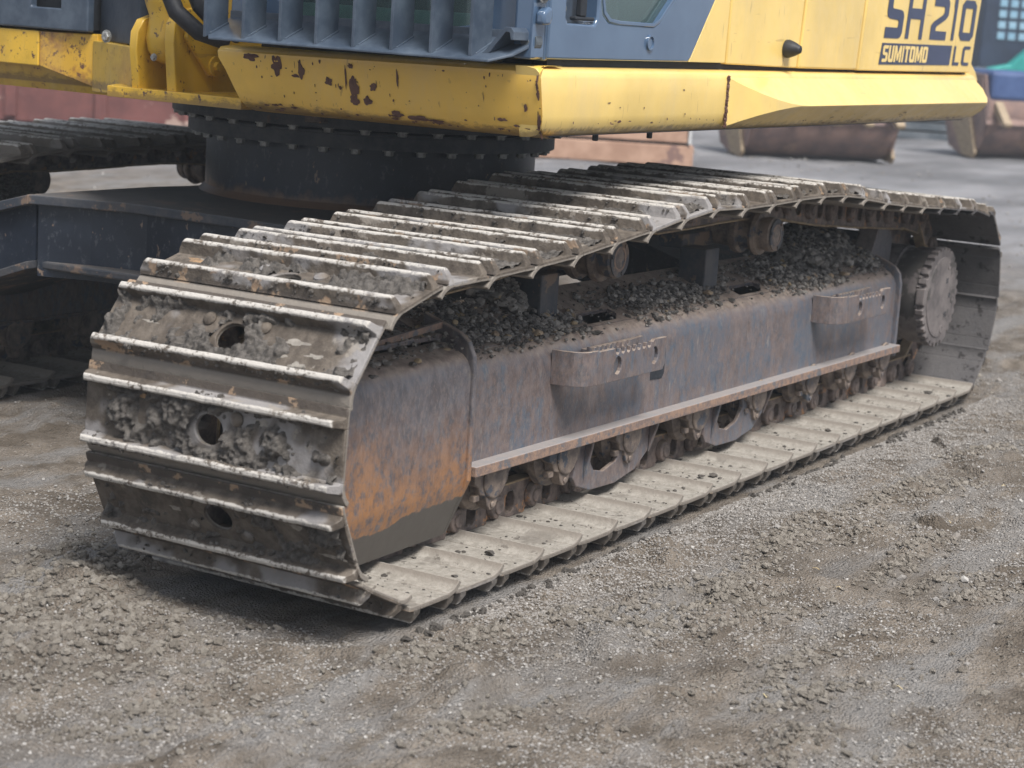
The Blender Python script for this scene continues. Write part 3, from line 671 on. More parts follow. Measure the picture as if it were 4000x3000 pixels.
        mb.prism([(p[0], tz(p[1], p[0]+xo)) for p in topl], 'y', .0848, .096, holes=[circ(1.035, tz(.449, 1+xo), .021, 16, .024), circ(1.245, tz(.452, 1+xo), .021, 16, .024)])
        mb.build('step_plate', 'frame_steel', so_, bevel=.0015, seg=1, smooth=True) if False else mb.build('step_plate', 'frame_steel', root, bevel=.0012, seg=1).__setattr__('location', (xo, 0, 0))
        bpy.data.objects.remove(so_)
        tb = MB()
        bl = [(1.0, .470), (1.0, .492)]
        for t in range(8):
            xx = 1.005+t*.028; bl += [(xx+.004, .488), (xx+.009, .477), (xx+.017, .477), (xx+.023, .488)]
        bl += [(1.30, .492), (1.30, .470)]
        tb.prism([(p[0], tz(p[1], p[0]+xo)) for p in bl], 'y', .152, .162); tb.box(1.0, 1.30, .162, .178, tz(.472, 1+xo), tz(.484, 1+xo))
        tb.build('step_tread', 'frame_steel', root, bevel=.001, seg=1).location = (xo, 0, 0)
    # dark slot behind the first step
    mb = MB().prism([(1.415, .345), (1.485, .342), (1.497, .355), (1.500, .425), (1.492, .434), (1.484, .428), (1.482, .372), (1.415, .376)], 'y', .1765, .1785); mb.build('slot', 'gap_black', root)
    # carrier roller posts
    for xp in (.955, 1.945):
        mb = MB().box(xp, xp+.095, .285, .375, .53, .665); mb.box(xp+.02, xp+.28, .375, .46, .655, .70); mb.build('roller_post', 'dark_rusty', root, bevel=.004)
        cx = xp+.22+(.045 if xp > 1.5 else 0); zc = .705
        pr = [(.175, .030), (.178, .048), (.184, .054), (.205, .054), (.206, .050), (.222, .050), (.224, .066), (.236, .070), (.246, .066), (.25, .055), (.285, .054), (.29, .068), (.305, .070), (.315, .066), (.32, .05), (.40, .05)]
        mb = MB().lathe([(t, q) for t, q in pr], (cx, 0, zc), 'y', 36); o = mb.build('carrier_roller', 'roller_steel', root, smooth=True)
        m2 = MB().lathe([(0, .050), (-.004, .050), (-.004, .034), (-.001, .030)], (cx, .178, zc), 'y', 32)
        for q in range(3):
            a = R(50+120*q); m2.lathe([(0, .006), (-.007, .006)], (cx+.042*math.cos(a), .178, zc+.042*math.sin(a)), 'y', 8)
        m2.build('roller_cap', 'dark_rusty', root, smooth=True); MB().lathe([(0, .034), (-.0045, .034), (-.0045, .027), (0, .026)], (cx, .178, zc), 'y', 24).build('cap_ring', 'rust_edge', root, smooth=True); MB().lathe([(0, .026), (-.001, .026)], (cx, .1785, zc), 'y', 24).build('cap_recess', 'dark_rusty', root)
    # track rollers with end collars
    for xr in (.59, .955, 1.32, 1.755, 2.18, 2.605, 2.945, 3.27):
        mb = MB().lathe([(.205, .045), (.21, .075), (.222, .088), (.245, .088), (.255, .072), (.30, .070), (.40, .070), (.445, .072), (.455, .088), (.478, .088), (.49, .05)], (xr, 0, .20), 'y', 32)
        mb.build('track_roller', 'roller_steel', root, smooth=True)
        for ya, yb, e in ((.176, .205, -1), (.49, .515, 1)):
            pr = [(-.092, .240), (.088, .240), (.086, .215), (.076, .205), (.070, .182), (.050, .165), (.034, .158), (.022, .130), (.008, .120), (-.010, .121), (-.022, .135), (-.030, .160), (-.058, .166), (-.064, .186), (-.084, .196)]
            mb = MB().prism([(p[0]+xr, p[1]) for p in pr], 'y', ya, yb); mb.lathe([(0, .052), (e*.006, .050), (e*.007, .046)], (xr+.004, ya if e < 0 else yb, .200), 'y', 24)
            mb.lathe([(0, .009), (e*.005, .008)], (xr, ya if e < 0 else yb, .134), 'y', 10)
            mb.box(xr-.078, xr-.052, ya+.004, ya+.022, .150, .166); mb.build('roller_collar', 'roller_steel', root, bevel=.003, smooth=True)
    # track guides
    for xa in (1.02, 1.815):
        L = .42; pr = [(0, .236), (.045, .236), (.060, .215), (.056, .165), (.03, .118), (.06, .092), (.14, .072), (.26, .070), (.36, .090), (L-.01, .12), (L+.035, .20), (L+.04, .236), (L-.06, .236), (L-.10, .236)]
        hole = [(.095, .205), (.24, .205), (.26, .17), (.22, .140), (.17, .122), (.12, .140)]
        pr = [(0.03, .236), (0.0, .125), (.02, .100), (.10, .076), (.24, .072), (.36, .092), (.43, .135), (.475, .236)]
        hole = [(.10, .212), (.085, .165), (.115, .13), (.17, .118), (.24, .135), (.275, .175), (.265, .212)]
        mb = MB().prism([(p[0]+xa, p[1]) for p in pr], 'y', .186, .200, holes=[[(p[0]+xa, p[1]) for p in hole]])
        mb.prism([(.160, .236), (.160, .21), (.186, .13), (.186, .236)], 'x', xa+.43, xa+.442); mb.prism([(.160, .236), (.165, .20), (.186, .10), (.186, .236)], 'x', xa+.055, xa+.067)
        mb.build('track_guide', 'frame_steel', root, bevel=.003)
    # final drive: housing, toothed rim, cover
    cx, cz = 3.61, .395
    mb = MB().lathe([(.12, .176), (.20, .178), (.215, .170), (.235, .170), (.24, .178), (.36, .178), (.40, .14)], (cx, 0, cz), 'y', 48); mb.build('drive_housing', 'drive_steel', root, smooth=True)
    out = []
    for q in range(30):
        a0 = 2*math.pi*q/30
        skip = q % 10 in (4,)
        for t, rr in ((0, .186), (.35, .186), (.45, .174 if not skip else .186), (.62, .171 if not skip else .186), (.8, .174 if not skip else .186), (.9, .186)): out.append((cx+rr*math.cos(a0+t*2*math.pi/30), cz+rr*math.sin(a0+t*2*math.pi/30)))
    mb = MB().prism(out, 'y', .102, .132); mb.build('drive_rim', 'drive_steel', root, bevel=.0015, seg=1)
    mb = MB().lathe([(0, .150), (-.003, .149)], (cx, .102, cz), 'y', 48)
    for a in (R(62), R(-8), R(-75)): mb.lathe([(0, .017), (-.0045, .016), (-.0045, .010), (-.002, .009)], (cx+.128*math.cos(a), .102, cz+.128*math.sin(a)), 'y', 16)
    mb.build('drive_cover', 'drive_steel', root, smooth=True)
    mb = MB()
    for a, rr in ((R(50), .075), (R(0), .085), (R(-50), .09)):
        hx, hz = cx+rr*math.cos(a), cz+rr*math.sin(a)
        for dx in (-.008, .005): mb.box(hx+dx, hx+dx+.003, .0975, .0995, hz-.010, hz+.010)
        mb.box(hx-.008, hx+.008, .0975, .0994, hz-.0015, hz+.0015)
    mb.build('cast_mark', 'dark_ring', root)
    bb = MB()
    for q in range(30):
        if q % 10 == 4: continue
        a = 2*math.pi*(q+.62)/30; bb.lathe([(0, .009), (-.012, .009)], (cx+.172*math.cos(a), .138, cz+.172*math.sin(a)), 'y', 6)
    bb.build('rim_bolt', 'drive_steel', root, kind='stuff')
    # sprocket
    out = []
    for q in range(21):
        for t, rr in ((0, .30), (.2, .335), (.45, .335), (.65, .30)): a = 2*math.pi*(q+t)/21; out.append((cx+rr*math.cos(a), cz-.01+rr*math.sin(a)))
    MB().prism(out, 'y', .33, .37).build('sprocket', 'link_steel', root, bevel=.003)
    # cover plate beside the drive and idler wheel
    MB().prism([(3.30, .30), (3.30, .56), (3.36, .655), (3.44, .66), (3.50, .60), (3.50, .30)], 'y', .27, .34).build('motor_guard', 'guard_steel', root, bevel=.004)
    MB().lathe([(-.055, .10), (-.055, .21), (-.04, .255), (-.02, .262), (.02, .262), (.04, .255), (.055, .21), (.055, .10)], (.055, .352, .385), 'y', 48).build('idler', 'link_rail', root, smooth=True)
    MB().lathe([(-.10, .07), (-.095, .09), (.095, .09), (.10, .07)], (.055, .352, .385), 'y', 24).build('idler', 'roller_steel', root, smooth=True)
    return root
FN = frame(0)
def dup_children(src, dy):
    r_ = src.copy(); col.objects.link(r_); r_.parent = EX; r_.location = (.43, 3.09, -.055); r_.scale = (1, -1, 1)
    for ch in list(src.children):
        if ch.name.startswith('roller_post'): continue
        d = ch.copy(); col.objects.link(d); d.parent = r_
    return r_
dup_children(FN, 2.39)
FP = []; FS = []
for q in range(260):
    a_ = rng.normal()*.11; b_ = rng.normal()*.06; FP.append((a_+1.47, b_+2.72, .51+.16*math.exp(-(a_/.15)**2-(b_/.1)**2)+.015*rng.random())); FS.append(.008+.02*rng.random()**2)
for q in range(30): FP.append((rng.normal()*.07+1.48, 2.72+rng.normal()*.03, .52+.06*rng.random())); FS.append(.085)
# idler fork and wear strip seen above the guard
MB().prism([(.30, .50), (.30, .66), (.36, .70), (.42, .66), (.44, .50)], 'y', .20, .22).build('fork', 'link_rail', EX) if False else None

# heaps on the frame roof
def roofz(x, y):
    z = np.where(y < .225, .5+np.clip((y-.185)/.04, 0, 1)*.027, .526+(y-.225)*.38); return z-.006*(x-.44)
HE = [(.95, .40, .16, .09, .085), (.62, .34, .20, .09, .03), (.60, .25, .15, .04, .012), (.90, .25, .30, .05, .014), (1.5, .28, .22, .07, .022), (1.75, .27, .22, .07, .022), (2.05, .33, .12, .06, .018), (2.5, .30, .25, .08, .03),
      (2.85, .36, .22, .11, .09), (3.1, .40, .18, .12, .13), (3.22, .28, .12, .07, .05), (2.65, .24, .25, .05, .015)]
P = []; S = []
for cx, cy, sx, sy, hh in HE:
    k = int(760*sx/.2)
    x = rng.normal(size=k)*sx*.55+cx; y = rng.normal(size=k)*sy*.6+cy
    ok = (y > .19) & (y < .52) & (x > .46) & (x < 3.31) & ~((x > 1.12) & (x < 1.34) & (y < .285)) & ~((x > 2.1) & (x < 2.31) & (y < .285))
    x, y = x[ok], y[ok]; top = hh*np.exp(-((x-cx)/sx)**2-((y-cy)/sy)**2)
    s = .0018+.011*rng.random(len(x))**4
    z = roofz(x, y)+top*rng.uniform(.75, 1, len(x))+s*.3
    P.append(np.stack([x, y, z], 1)); S += list(s)
    # filling core so that the heap is solid
    if hh > .02:
        kk = int(60*hh/.03); xx = rng.normal(size=kk)*sx*.38+cx; yy = np.clip(rng.normal(size=kk)*sy*.38+cy, .21, .5); ok = (xx > .46) & (xx < 3.3); xx, yy = xx[ok], yy[ok]
        tp = hh*np.exp(-((xx-cx)/sx)**2-((yy-cy)/sy)**2); P.append(np.stack([xx, yy, roofz(xx, yy)+tp*.45], 1)); S += list(np.clip(tp*.55, .008, .03))
k = 500; x = rng.uniform(.46, 3.3, k); y = .19+rng.random(k)*.2; P.append(np.stack([x, y, roofz(x, y)+.002], 1)); S += list(.002+.007*rng.random(k)**3)
for (cx, cy, sx, sy, zz, k) in ((.30, .30, .12, .05, .578, 420), (.0, .20, .07, .03, .556, 260), (.25, .22, .14, .02, .552, 150)):
    x = np.clip(rng.normal(size=k)*sx+cx, -.09, .42); y = np.clip(rng.normal(size=k)*sy+cy, .175, .46); P.append(np.stack([x, y, zz-.02+.02*rng.random(k)-(.03*(y < .2))], 1)); S += list(.003+.009*rng.random(k)**2.5)
scatter_lumps('mud_heap', np.concatenate(P), S, 'clod', EX, .85)
P = []; S = []
for px, py in ((.66, .24), (.84, .22), (.98, .28), (2.62, .23), (2.70, .24), (2.80, .22), (2.93, .22), (1.9, .25), (.35, .27)):
    P.append((px, py, float(roofz(np.array(px), np.array(py)))+.014)); S.append(rng.uniform(.014, .022))
for p, s in zip(P, S): scatter_lumps('stone', np.array([p]), [s], 'stone_tan', EX, .8, kind=None)

scatter_lumps('mud_heap', np.array(FP), FS, 'mud', EX, .9)
# ---------------- car body
zt = .70
MB().prism([(.97, 1.04), (1.0, 1.35), (1.0, 1.74), (.89, 2.05), (1.45, 2.05), (1.6, 2.02), (2.32, 2.02), (2.5, 2.05), (3.0, 2.05), (2.92, 1.74), (2.92, 1.35), (2.95, 1.04), (2.4, 1.04), (2.3, 1.07), (1.6, 1.07), (1.5, 1.04)], 'z', zt-.03, zt).build('carbody_plate', 'dark_rusty', EX, bevel=.004)
MB().prism([(1.0, 1.06), (1.03, 1.35), (1.03, 1.70), (.985, 1.88), (.925, 2.04), (2.93, 2.04), (2.88, 1.7), (2.88, 1.3), (2.9, 1.06)], 'z', .45, zt-.03).build('carbody_web', 'web_paint', EX)
MB().prism([(.93, 1.04), (.96, 1.6), (.93, 2.03), (2.95, 2.03), (2.95, 1.04)], 'z', .472, .497).build('carbody_plate', 'dark_rusty', EX, bevel=.006)
def leg(xa0, xa1, xb0, xb1, ya, yb, za, zb):      # inner pair of x at ya, outer pair at yb
    t = .03
    MB().hexa([(xa0, ya, za-t), (xa1, ya, za-t), (xb1, yb, zb-t), (xb0, yb, zb-t), (xa0, ya, za), (xa1, ya, za), (xb1, yb, zb), (xb0, yb, zb)]).build('leg_plate', 'dark_rusty', EX, bevel=.003)
    d = .035; lo_a, lo_b = .497, .31
    MB().hexa([(xa0+d, ya, lo_a), (xa1-d, ya, lo_a), (xb1-d, yb, lo_b), (xb0+d, yb, lo_b), (xa0+d, ya, za-t), (xa1-d, ya, za-t), (xb1-d, yb, zb-t), (xb0+d, yb, zb-t)]).build('leg_web', 'web_paint', EX)
    MB().hexa([(xa0, ya, lo_a-.025), (xa1, ya, lo_a-.025), (xb1, yb, lo_b-.025), (xb0, yb, lo_b-.025), (xa0, ya, lo_a), (xa1, ya, lo_a), (xb1, yb, lo_b), (xb0, yb, lo_b)]).build('leg_plate', 'dark_rusty', EX, bevel=.003)
leg(.97, 1.5, .62, 1.24, 1.04, .53, zt, .56); leg(.89, 1.45, .84, 1.4, 2.05, 2.57, zt, .55)
leg(2.4, 2.95, 2.45, 3.2, 1.04, .53, zt, .53); leg(2.45, 3.0, 2.6, 3.3, 2.05, 2.57, zt, .54)
CX, CY = 1.96, 1.545
MB().lathe([(.70, .565), (.712, .552), (.72, .545), (.895, .545)], (CX, CY, 0), 'z', 96).build('turntable_drum', 'web_paint', EX, smooth=True)
MB().lathe([(.895, .585), (.895, .606), (.936, .606), (.938, .600)], (CX, CY, 0), 'z', 96).build('bearing_ring', 'dark_ring', EX, smooth=True)
MB().lathe([(.937, .612), (.938, .618), (.946, .618), (.947, .606)], (CX, CY, 0), 'z', 96).build('bearing_ring', 'dark_ring', EX, smooth=True)
MB().lathe([(.955, .64), (.957, .659), (1.034, .659), (1.035, .64)], (CX, CY, 0), 'z', 96).build('bearing_ring', 'dark_ring', EX, smooth=True)
MB().lathe([(.946, .60), (.956, .60)], (CX, CY, 0), 'z', 64).build('bearing_ring', 'gap_black', EX, smooth=True)
for q in range(36):
    a = 2*math.pi*q/36
    for rr, z0, h, mt in ((.578, .895, -.017, 'bolt_zinc'), (.640, .9565, -.015, 'bolt_zinc')):
        if math.cos(a) > .55 and math.sin(a) > .5: continue
        mb = MB(); hexbolt(mb, (CX+rr*math.cos(a+(.05 if rr > .6 else 0)), CY+rr*math.sin(a+(.05 if rr > .6 else 0)), z0), 'z', .0145, h); mb.build('ring_bolt', mt, EX)
a = R(200); gx_, gy_ = CX+.665*math.cos(a), CY+.665*math.sin(a)
MB().box(gx_-.02, gx_+.02, gy_-.03, gy_+.03, .970, 1.01).build('grease_block', 'link_steel', EX, bevel=.004)

# ---------------- upper structure
BF = []
ZB = 1.04
MB().prism([(.80, .20), (3.95, .20), (4.25, .9), (4.25, 2.2), (3.95, 2.89), (1.15, 2.89), (1.15, 1.2), (.80, 1.12)], 'z', 1.036, 1.062).build('deck_plate', 'dark_paint', EX)
MB().prism([(.80, .21), (3.9, .21), (3.9, 2.88), (1.2, 2.88), (1.2, 1.2), (.80, 1.08)], 'z', 1.0625, 1.2).build('deck_core', 'gap_black', EX)
# centre frame base plate under the boom
MB().prism([(.545, 1.432), (.455, 1.19), (.56, 1.0), (1.2, 1.0), (1.2, 2.0), (.62, 2.0), (.555, 1.60)] if False else [(.62, 1.50), (.62, 1.02), (.75, .98), (1.3, .98), (1.3, 1.62), (.72, 1.56)], 'z', 1.036, 1.066).build('base_plate', 'yellow_cast', EX, bevel=.002)
# front skirt (faces forward)
def skirt_front():
    pf = [(.79, 1.032), (.745, 1.036), (.712, 1.046), (.695, 1.064), (.684, 1.10), (.674, 1.14), (.665, 1.18), (.666, 1.197), (.678, 1.208), (.71, 1.212), (.79, 1.212)]
    ys = [(0.16, 0)]+[(.16+.97*t, t) for t in (.01, .25, .5, .75, .98, 1)]
    vs = []; n = len(pf)
    for yy, t in ys:
        for x_, z_ in pf:
            k = (z_-1.032)/.18; ye = 1.095+.075*min(1, k*1.15) if t > .9 else None
            y_ = yy if t < .9 else ye-(.012 if t < 1 else 0); xx = x_-.0*(1-t)+(-.03*k+.0)*0
            if t == 0: y_ = .1612+max(0, x_-.690)*.9
            vs.append((xx+(.015 if t == 1 else 0), y_, z_-.022*t*(.6 if z_ > 1.15 else .25)))
    fs = []
    for a in range(len(ys)-1):
        for k in range(n-1): fs.append((a*n+k, a*n+k+1, (a+1)*n+k+1, (a+1)*n+k))
    fs.append(tuple(range((len(ys)-1)*n, len(ys)*n))); fs.append(tuple(range(n)))
    MB().add(vs, fs).build('front_skirt', 'yellow_front', EX, smooth=True)
skirt_front()
ps = [(.23, 1.036), (.200, 1.038), (.178, 1.046), (.166, 1.062), (.161, 1.09), (.160, 1.14), (.160, 1.182), (.164, 1.196), (.174, 1.205), (.20, 1.210), (.23, 1.210)]
vs = []; n = len(ps)
for x_ in (.694, .716, 1.7, 3.0, 3.93, 3.96):
    for y_, z_ in ps: vs.append((x_-(.235*(z_-1.05) if x_ < .72 else 0)+.004, y_+(.012 if x_ > 3.95 else 0), z_))
fs = [(a*n+k, a*n+k+1, (a+1)*n+k+1, (a+1)*n+k) for a in range(5) for k in range(n-1)]+[tuple(range(n)), tuple(range(5*n, 6*n))]
MB().add(vs, fs).build('side_skirt', 'yellow_side', EX, smooth=True)
# rub guard with tapered nose
def rub():
    vs = []; fs = []; xs = [1.73, 1.80, 1.88, 1.96, 2.04, 2.10, 2.16]+[2.16+1.70*t/6 for t in range(1, 7)]+[3.90, 3.93]
    def out(x): 
        t = min(1, max(0, (x-1.73)/.43)); e = 1-max(0, (x-3.86)/.09)**2; return .074*(1-(1-t)**1.9)*e+.001
    for x_ in xs:
        p = out(x_); k = p/.075
        zr = 1.112; zt_, zb_ = 1.190, 1.050
        # flat nose bounded by curved creases
        z1_ = zt_+(zr-zt_)*k; z2_ = zb_+(zr-zb_)*k
        vs += [(x_, .163, zt_), (x_, .159-p, z1_), (x_, .159-p, min(z2_, z1_-.0015)), (x_, .163, zb_), (x_, .18, zb_), (x_, .18, zt_)]
    for a in range(len(xs)-1): fs += [(a*6+k, a*6+(k+1) % 6, (a+1)*6+(k+1) % 6, (a+1)*6+k) for k in range(6)]
    fs += [tuple(range(6)), tuple(range((len(xs)-1)*6, len(xs)*6))]
    MB().add(vs, fs).build('rub_guard', 'yellow_side', EX, bevel=.003, seg=2)
    mb = MB(); 
    for t in range(26):
        z_ = 1.050+.14*t/25; mb.add(*[(q) for q in ([(Vector(v)*.0055*rng.uniform(.7, 1.3)+Vector((1.727, .158, z_)))[:] for v in LUMPS1[t % 6][0]], [tuple(int(i) for i in q) for q in LUMPS1[t % 6][1]])])
    mb.build('weld_bead', 'chip_brown', EX, kind='stuff')
rub()
for xx in (1.09, 1.40): MB().lathe([(0, .008), (-.017, .008), (-.019, .006)], (xx, .23, 1.036), 'z', 12).build('plug', 'rubber', EX)
# dark gap and upper side panels
MB().box(.76, 3.92, .20, .24, 1.2, 1.232).build('gap_seal', 'gap_black', EX)
ys_ = .180
def tilt(mb, k=.05):       # panels lean inwards a little towards the top
    mb.v = [(v[0]+.0*(v[2]-1.22), v[1], v[2]) for v in mb.v]; return mb
def panel(nm, pts_, mat, y0=ys_, th=.05, holes=(), bev=.006, lab=None): return MB().prism(pts_, 'y', y0, y0+th, holes=holes).build(nm, mat, EX, bevel=bev, seg=3, smooth=True, label=lab)
win = [(.985, 1.62), (.985, 1.375), (.995, 1.345), (1.025, 1.326), (1.08, 1.321), (1.275, 1.319), (1.31, 1.332), (1.43, 1.43), (1.56, 1.62)]
hol = [(.805, 1.45), (.805, 1.335), (.818, 1.318), (.955, 1.316), (.968, 1.330), (.968, 1.45)]
panel('cab_door', [(.725, 1.228), (1.500, 1.228), (1.52, 1.240), (1.90, 1.72), (.725, 1.72)], 'cab_paint', holes=[win, hol])
panel('cab_pillar', [(.60, 1.224), (.716, 1.224), (.716, 1.74), (.66, 1.74)] if False else [(.655, 1.226), (.714, 1.226), (.714, 1.74), (.655, 1.74)], 'cab_paint', y0=.186)
panel('door_frame', [(.73, 1.231), (1.49, 1.231), (1.87, 1.72), (.73, 1.72)], 'gap_black', y0=.226, th=.02, holes=[win])
MB().prism([(p[0], p[1]) for p in win], 'y', .199, .205).build('door_window', 'glass_tint', EX)
o = MB(); wi = [(p[0]*.97+.035, p[1]*.985+.027) for p in win]; o.prism(win, 'y', .177, .181, holes=[[(1.225+(p[0]-1.225)*.955, 1.46+(p[1]-1.46)*.93) for p in win]]); o.build('window_trim', 'cab_paint', EX, bevel=.0015, smooth=True)
MB().prism([(p[0], p[1]) for p in hol], 'y', .215, .225).build('handle_recess', 'guard_paint', EX)
mb = MB().box(.885, .915, .183, .20, 1.335, 1.46); mb.box(.865, .96, .184, .206, 1.325, 1.335); mb.build('door_handle', 'gap_black', EX, bevel=.004)
MB().lathe([(0, .010), (-.012, .010), (-.013, .008)], (.835, .215, 1.352), 'y', 16).build('door_lock', 'bolt_zinc', EX, smooth=True)
MB().lathe([(0, .021), (-.006, .0205), (-.006, .016), (-.002, .015)], (1.262, .180, 1.278), 'y', 24).build('door_cap', 'cab_paint', EX, smooth=True)
panel('corner_panel', [(1.512, 1.228), (1.735, 1.228), (1.745, 1.72), (1.91, 1.72)] if False else [(1.508, 1.230), (1.738, 1.230), (1.748, 1.56), (1.752, 1.545)][:3]+[(1.762, 1.72), (1.905, 1.72)][:0]+[(1.748, 1.53)], 'yellow_side')
panel('upper_panel', [(1.752, 1.226), (2.262, 1.219), (2.30, 1.60), (2.32, 1.75), (1.925, 1.75), (1.757, 1.535)], 'yellow_side')
panel('upper_panel', [(2.268, 1.219), (2.745, 1.217), (2.81, 1.75), (2.326, 1.75)], 'yellow_side', y0=.176)
panel('rear_panel', [(2.751, 1.216), (3.885, 1.216), (3.99, 1.75), (2.816, 1.75)], 'yellow_side', y0=.171)
MB().lathe([(0, .027), (-.010, .028), (-.029, .021), (-.048, .011), (-.051, .003)], (2.163, .178, 1.277), 'y', 24).build('latch_cone', 'rubber', EX, smooth=True)
# counterweight edge behind the last panel
cw = [(3.90, 1.04), (4.02, 1.06), (4.06, 1.11), (4.075, 1.19), (4.035, 1.225), (3.985, 1.25), (4.06, 1.75), (3.98, 1.75), (3.90, 1.24)]
MB().prism(cw, 'y', .20, .9).build('counterweight', 'yellow_side', EX, bevel=.008, seg=3, smooth=True)
MB().prism([(2.0, 1.75), (3.98, 1.75), (3.98, 1.80), (2.0, 1.80)], 'y', .2, 2.87).build('hood', 'yellow_side', EX)
MB().box(3.9, 4.5, .9, 2.2, 1.04, 1.8).build('counterweight', 'yellow_side', EX, bevel=.05, seg=4)
# cab body, front wall with window, floor and far side
fw = [(.64, 1.05), (1.1, 1.05)]
cabwin = [(.34, 1.66), (.34, 1.345), (.36, 1.315), (.40, 1.297), (.46, 1.290), (.90, 1.285), (.96, 1.297), (1.01, 1.335), (1.03, 1.40), (1.03, 1.66)]
MB().prism([(.186, 1.224), (1.16, 1.222), (1.16, 1.74), (.186, 1.74)], 'x', .718, .738, holes=[cabwin]).build('cab_front', 'cab_paint', EX, bevel=.004, smooth=True)
MB().prism(cabwin, 'x', .726, .731).build('front_window', 'glass_tint', EX)
mb = MB().box(.78, 1.6, .25, 1.1, 1.24, 1.275); mb.box(.80, .84, .3, 1.08, 1.275, 1.325); mb.build('cab_floor_reflection', 'reflection_green', EX, bevel=.004)  # floor, plus a green ledge added behind the glass as a painted reflection
mb = MB().box(1.25, 1.6, .45, .9, 1.275, 1.6); mb.build('seat', 'rubber', EX, bevel=.04, seg=3)
MB().box(.74, 1.9, 1.14, 1.16, 1.22, 1.74).build('cab_side', 'cab_paint', EX)
MB().box(1.9, 1.95, .24, 1.14, 1.22, 1.74).build('cab_back', 'gap_black', EX)
MB().box(.66, 2.0, .19, 1.16, 1.74, 1.80).build('cab_roof', 'cab_paint', EX, bevel=.02)
# window guard: shelf, bars, strap
sh = [(.555, 1.10), (.548, .24), (.60, .205), (.665, .190), (.700, .190), (.700, 1.14), (.60, 1.14)]
mb = MB().prism(sh, 'z', 1.214, 1.221); mb.v = [(v[0], v[1], v[2]+max(0, v[0]-.56)*.40) for v in mb.v]; mb.build('guard_shelf', 'guard_paint', EX, bevel=.002)
for yb in (1.118, .992, .874, .760, .645, .530, .414, .300):
    mb = MB().prism([(.560, 1.220), (.650, 1.256), (.650, 1.74), (.560, 1.74)], 'y', yb-.0045, yb+.0045)
    mb.prism([(.575, 1.224), (.648, 1.253), (.648, 1.262), (.575, 1.233)], 'y', yb-.010, yb+.010); mb.build('guard_bar', 'guard_paint', EX, bevel=.0015)
mb = MB().box(.690, .702, .25, 1.14, 1.262, 1.292); mb.build('guard_rail', 'guard_paint', EX, bevel=.002)
mb = MB().prism([(.245, 1.222), (.215, 1.222), (.19, 1.24), (.150, 1.285), (.135, 1.30), (.118, 1.30), (.110, 1.29), (.110, 1.27), (.118, 1.27), (.122, 1.287), (.132, 1.289), (.18, 1.232), (.21, 1.213), (.245, 1.213)], 'x', .585, .70); mb.v = [(v[0], v[1]+.085, v[2]) for v in mb.v]; mb.build('guard_strap', 'guard_paint', EX, bevel=.0015)
mb = MB(); mb.lathe([(0, .024), (-.03, .024)], (.70, .205, 1.268), 'x', 24); hexbolt(mb, (.668, .205, 1.268), 'x', .014, -.014); mb.build('strap_bolt', 'steel_grey', EX, smooth=False)
mb = MB(); hexbolt(mb, (.684, .178, 1.385), 'y', .018, -.016); mb.build('pillar_bolt', 'bolt_zinc', EX)
MB().prism([(.665, 1.31), (.700, 1.31), (.708, 1.325), (.708, 1.35), (.69, 1.355), (.665, 1.34)], 'y', .160, .187).build('pillar_catch', 'cab_paint', EX, bevel=.008, seg=3, smooth=True)

# boom foot: lugs, cylinder, pin plate, hoses
lug = [(.635, 1.064), (.618, 1.20), (.622, 1.25), (.645, 1.283), (.69, 1.297), (.735, 1.285), (.79, 1.245), (.87, 1.185), (1.05, 1.14), (1.05, 1.064)]
for y_, dz_, th_ in ((1.408, -.028, .014), (1.278, 0, .017)): MB().prism([(p[0], p[1]+(dz_ if p[1] > 1.1 else 0)) for p in lug], 'y', y_-th_, y_+th_).build('boom_lug', 'yellow_cast', EX, bevel=.004, seg=3, smooth=True)
MB().prism([(.665, 1.262), (.70, 1.265), (.73, 1.235), (.80, 1.165), (.815, 1.135), (.79, 1.108), (.76, 1.112), (.655, 1.215)], 'y', 1.244, 1.2595).build('retainer_plate', 'yellow_cast', EX, bevel=.003, seg=2, smooth=True)
mb = MB(); mb.lathe([(0, .028), (-.006, .028)], (.778, 1.244, 1.138), 'y', 24); hexbolt(mb, (.778, 1.238, 1.138), 'y', .014, -.010, washer=False); mb.build('retainer_bolt', 'yellow_cast', EX, smooth=True)
d_ = Vector((.22, .0, 1)).normalized()
def cyl_lathe(prof, base):
    mb = MB(); mb.lathe([(t, q) for t, q in prof], (0, 0, 0), 'z', 40); q = d_.to_track_quat('Z', 'Y'); mb.v = [tuple(Vector(base)+q@Vector(v)) for v in mb.v]; return mb
cyl_lathe([(-.062, .01), (-.056, .030), (-.035, .050), (-.0, .062), (.06, .062), (.085, .075), (.10, .082), (.14, .082), (.142, .085), (.16, .085), (.162, .079), (.18, .079), (.182, .085), (.6, .085)], (.69, 1.343, 1.20)).build('boom_cylinder', 'yellow_cast', EX, smooth=True)
mb = MB(); hexbolt(mb, (.634, 1.343, 1.155), 'x', .008, -.008); mb.build('grease_nipple', 'bolt_zinc', EX)
for dy, dz in ((0, 0), (.045, .02)):
    MB().tube([(.56+dy, 1.28-dy, 1.45+dz), (.555+dy, 1.245-dy, 1.36+dz), (.56+dy, 1.205-dy, 1.285+dz), (.59+dy, 1.15-dy*.7, 1.235+dz), (.655+dy, 1.10, 1.212+dz)], .024, 12).build('hose', 'rubber', EX, smooth=True)
MB().prism([(.95, 1.08), (1.5, 1.08), (1.9, 1.9), (1.2, 1.9), (.98, 1.5)], 'y', 1.43, 1.46).build('boom_frame', 'yellow_cast', EX, bevel=.005)
MB().prism([(1.1, 1.08), (1.5, 1.08), (1.9, 1.9), (1.3, 1.9), (1.15, 1.5)], 'y', 1.66, 1.69).build('boom_frame', 'yellow_cast', EX, bevel=.005)
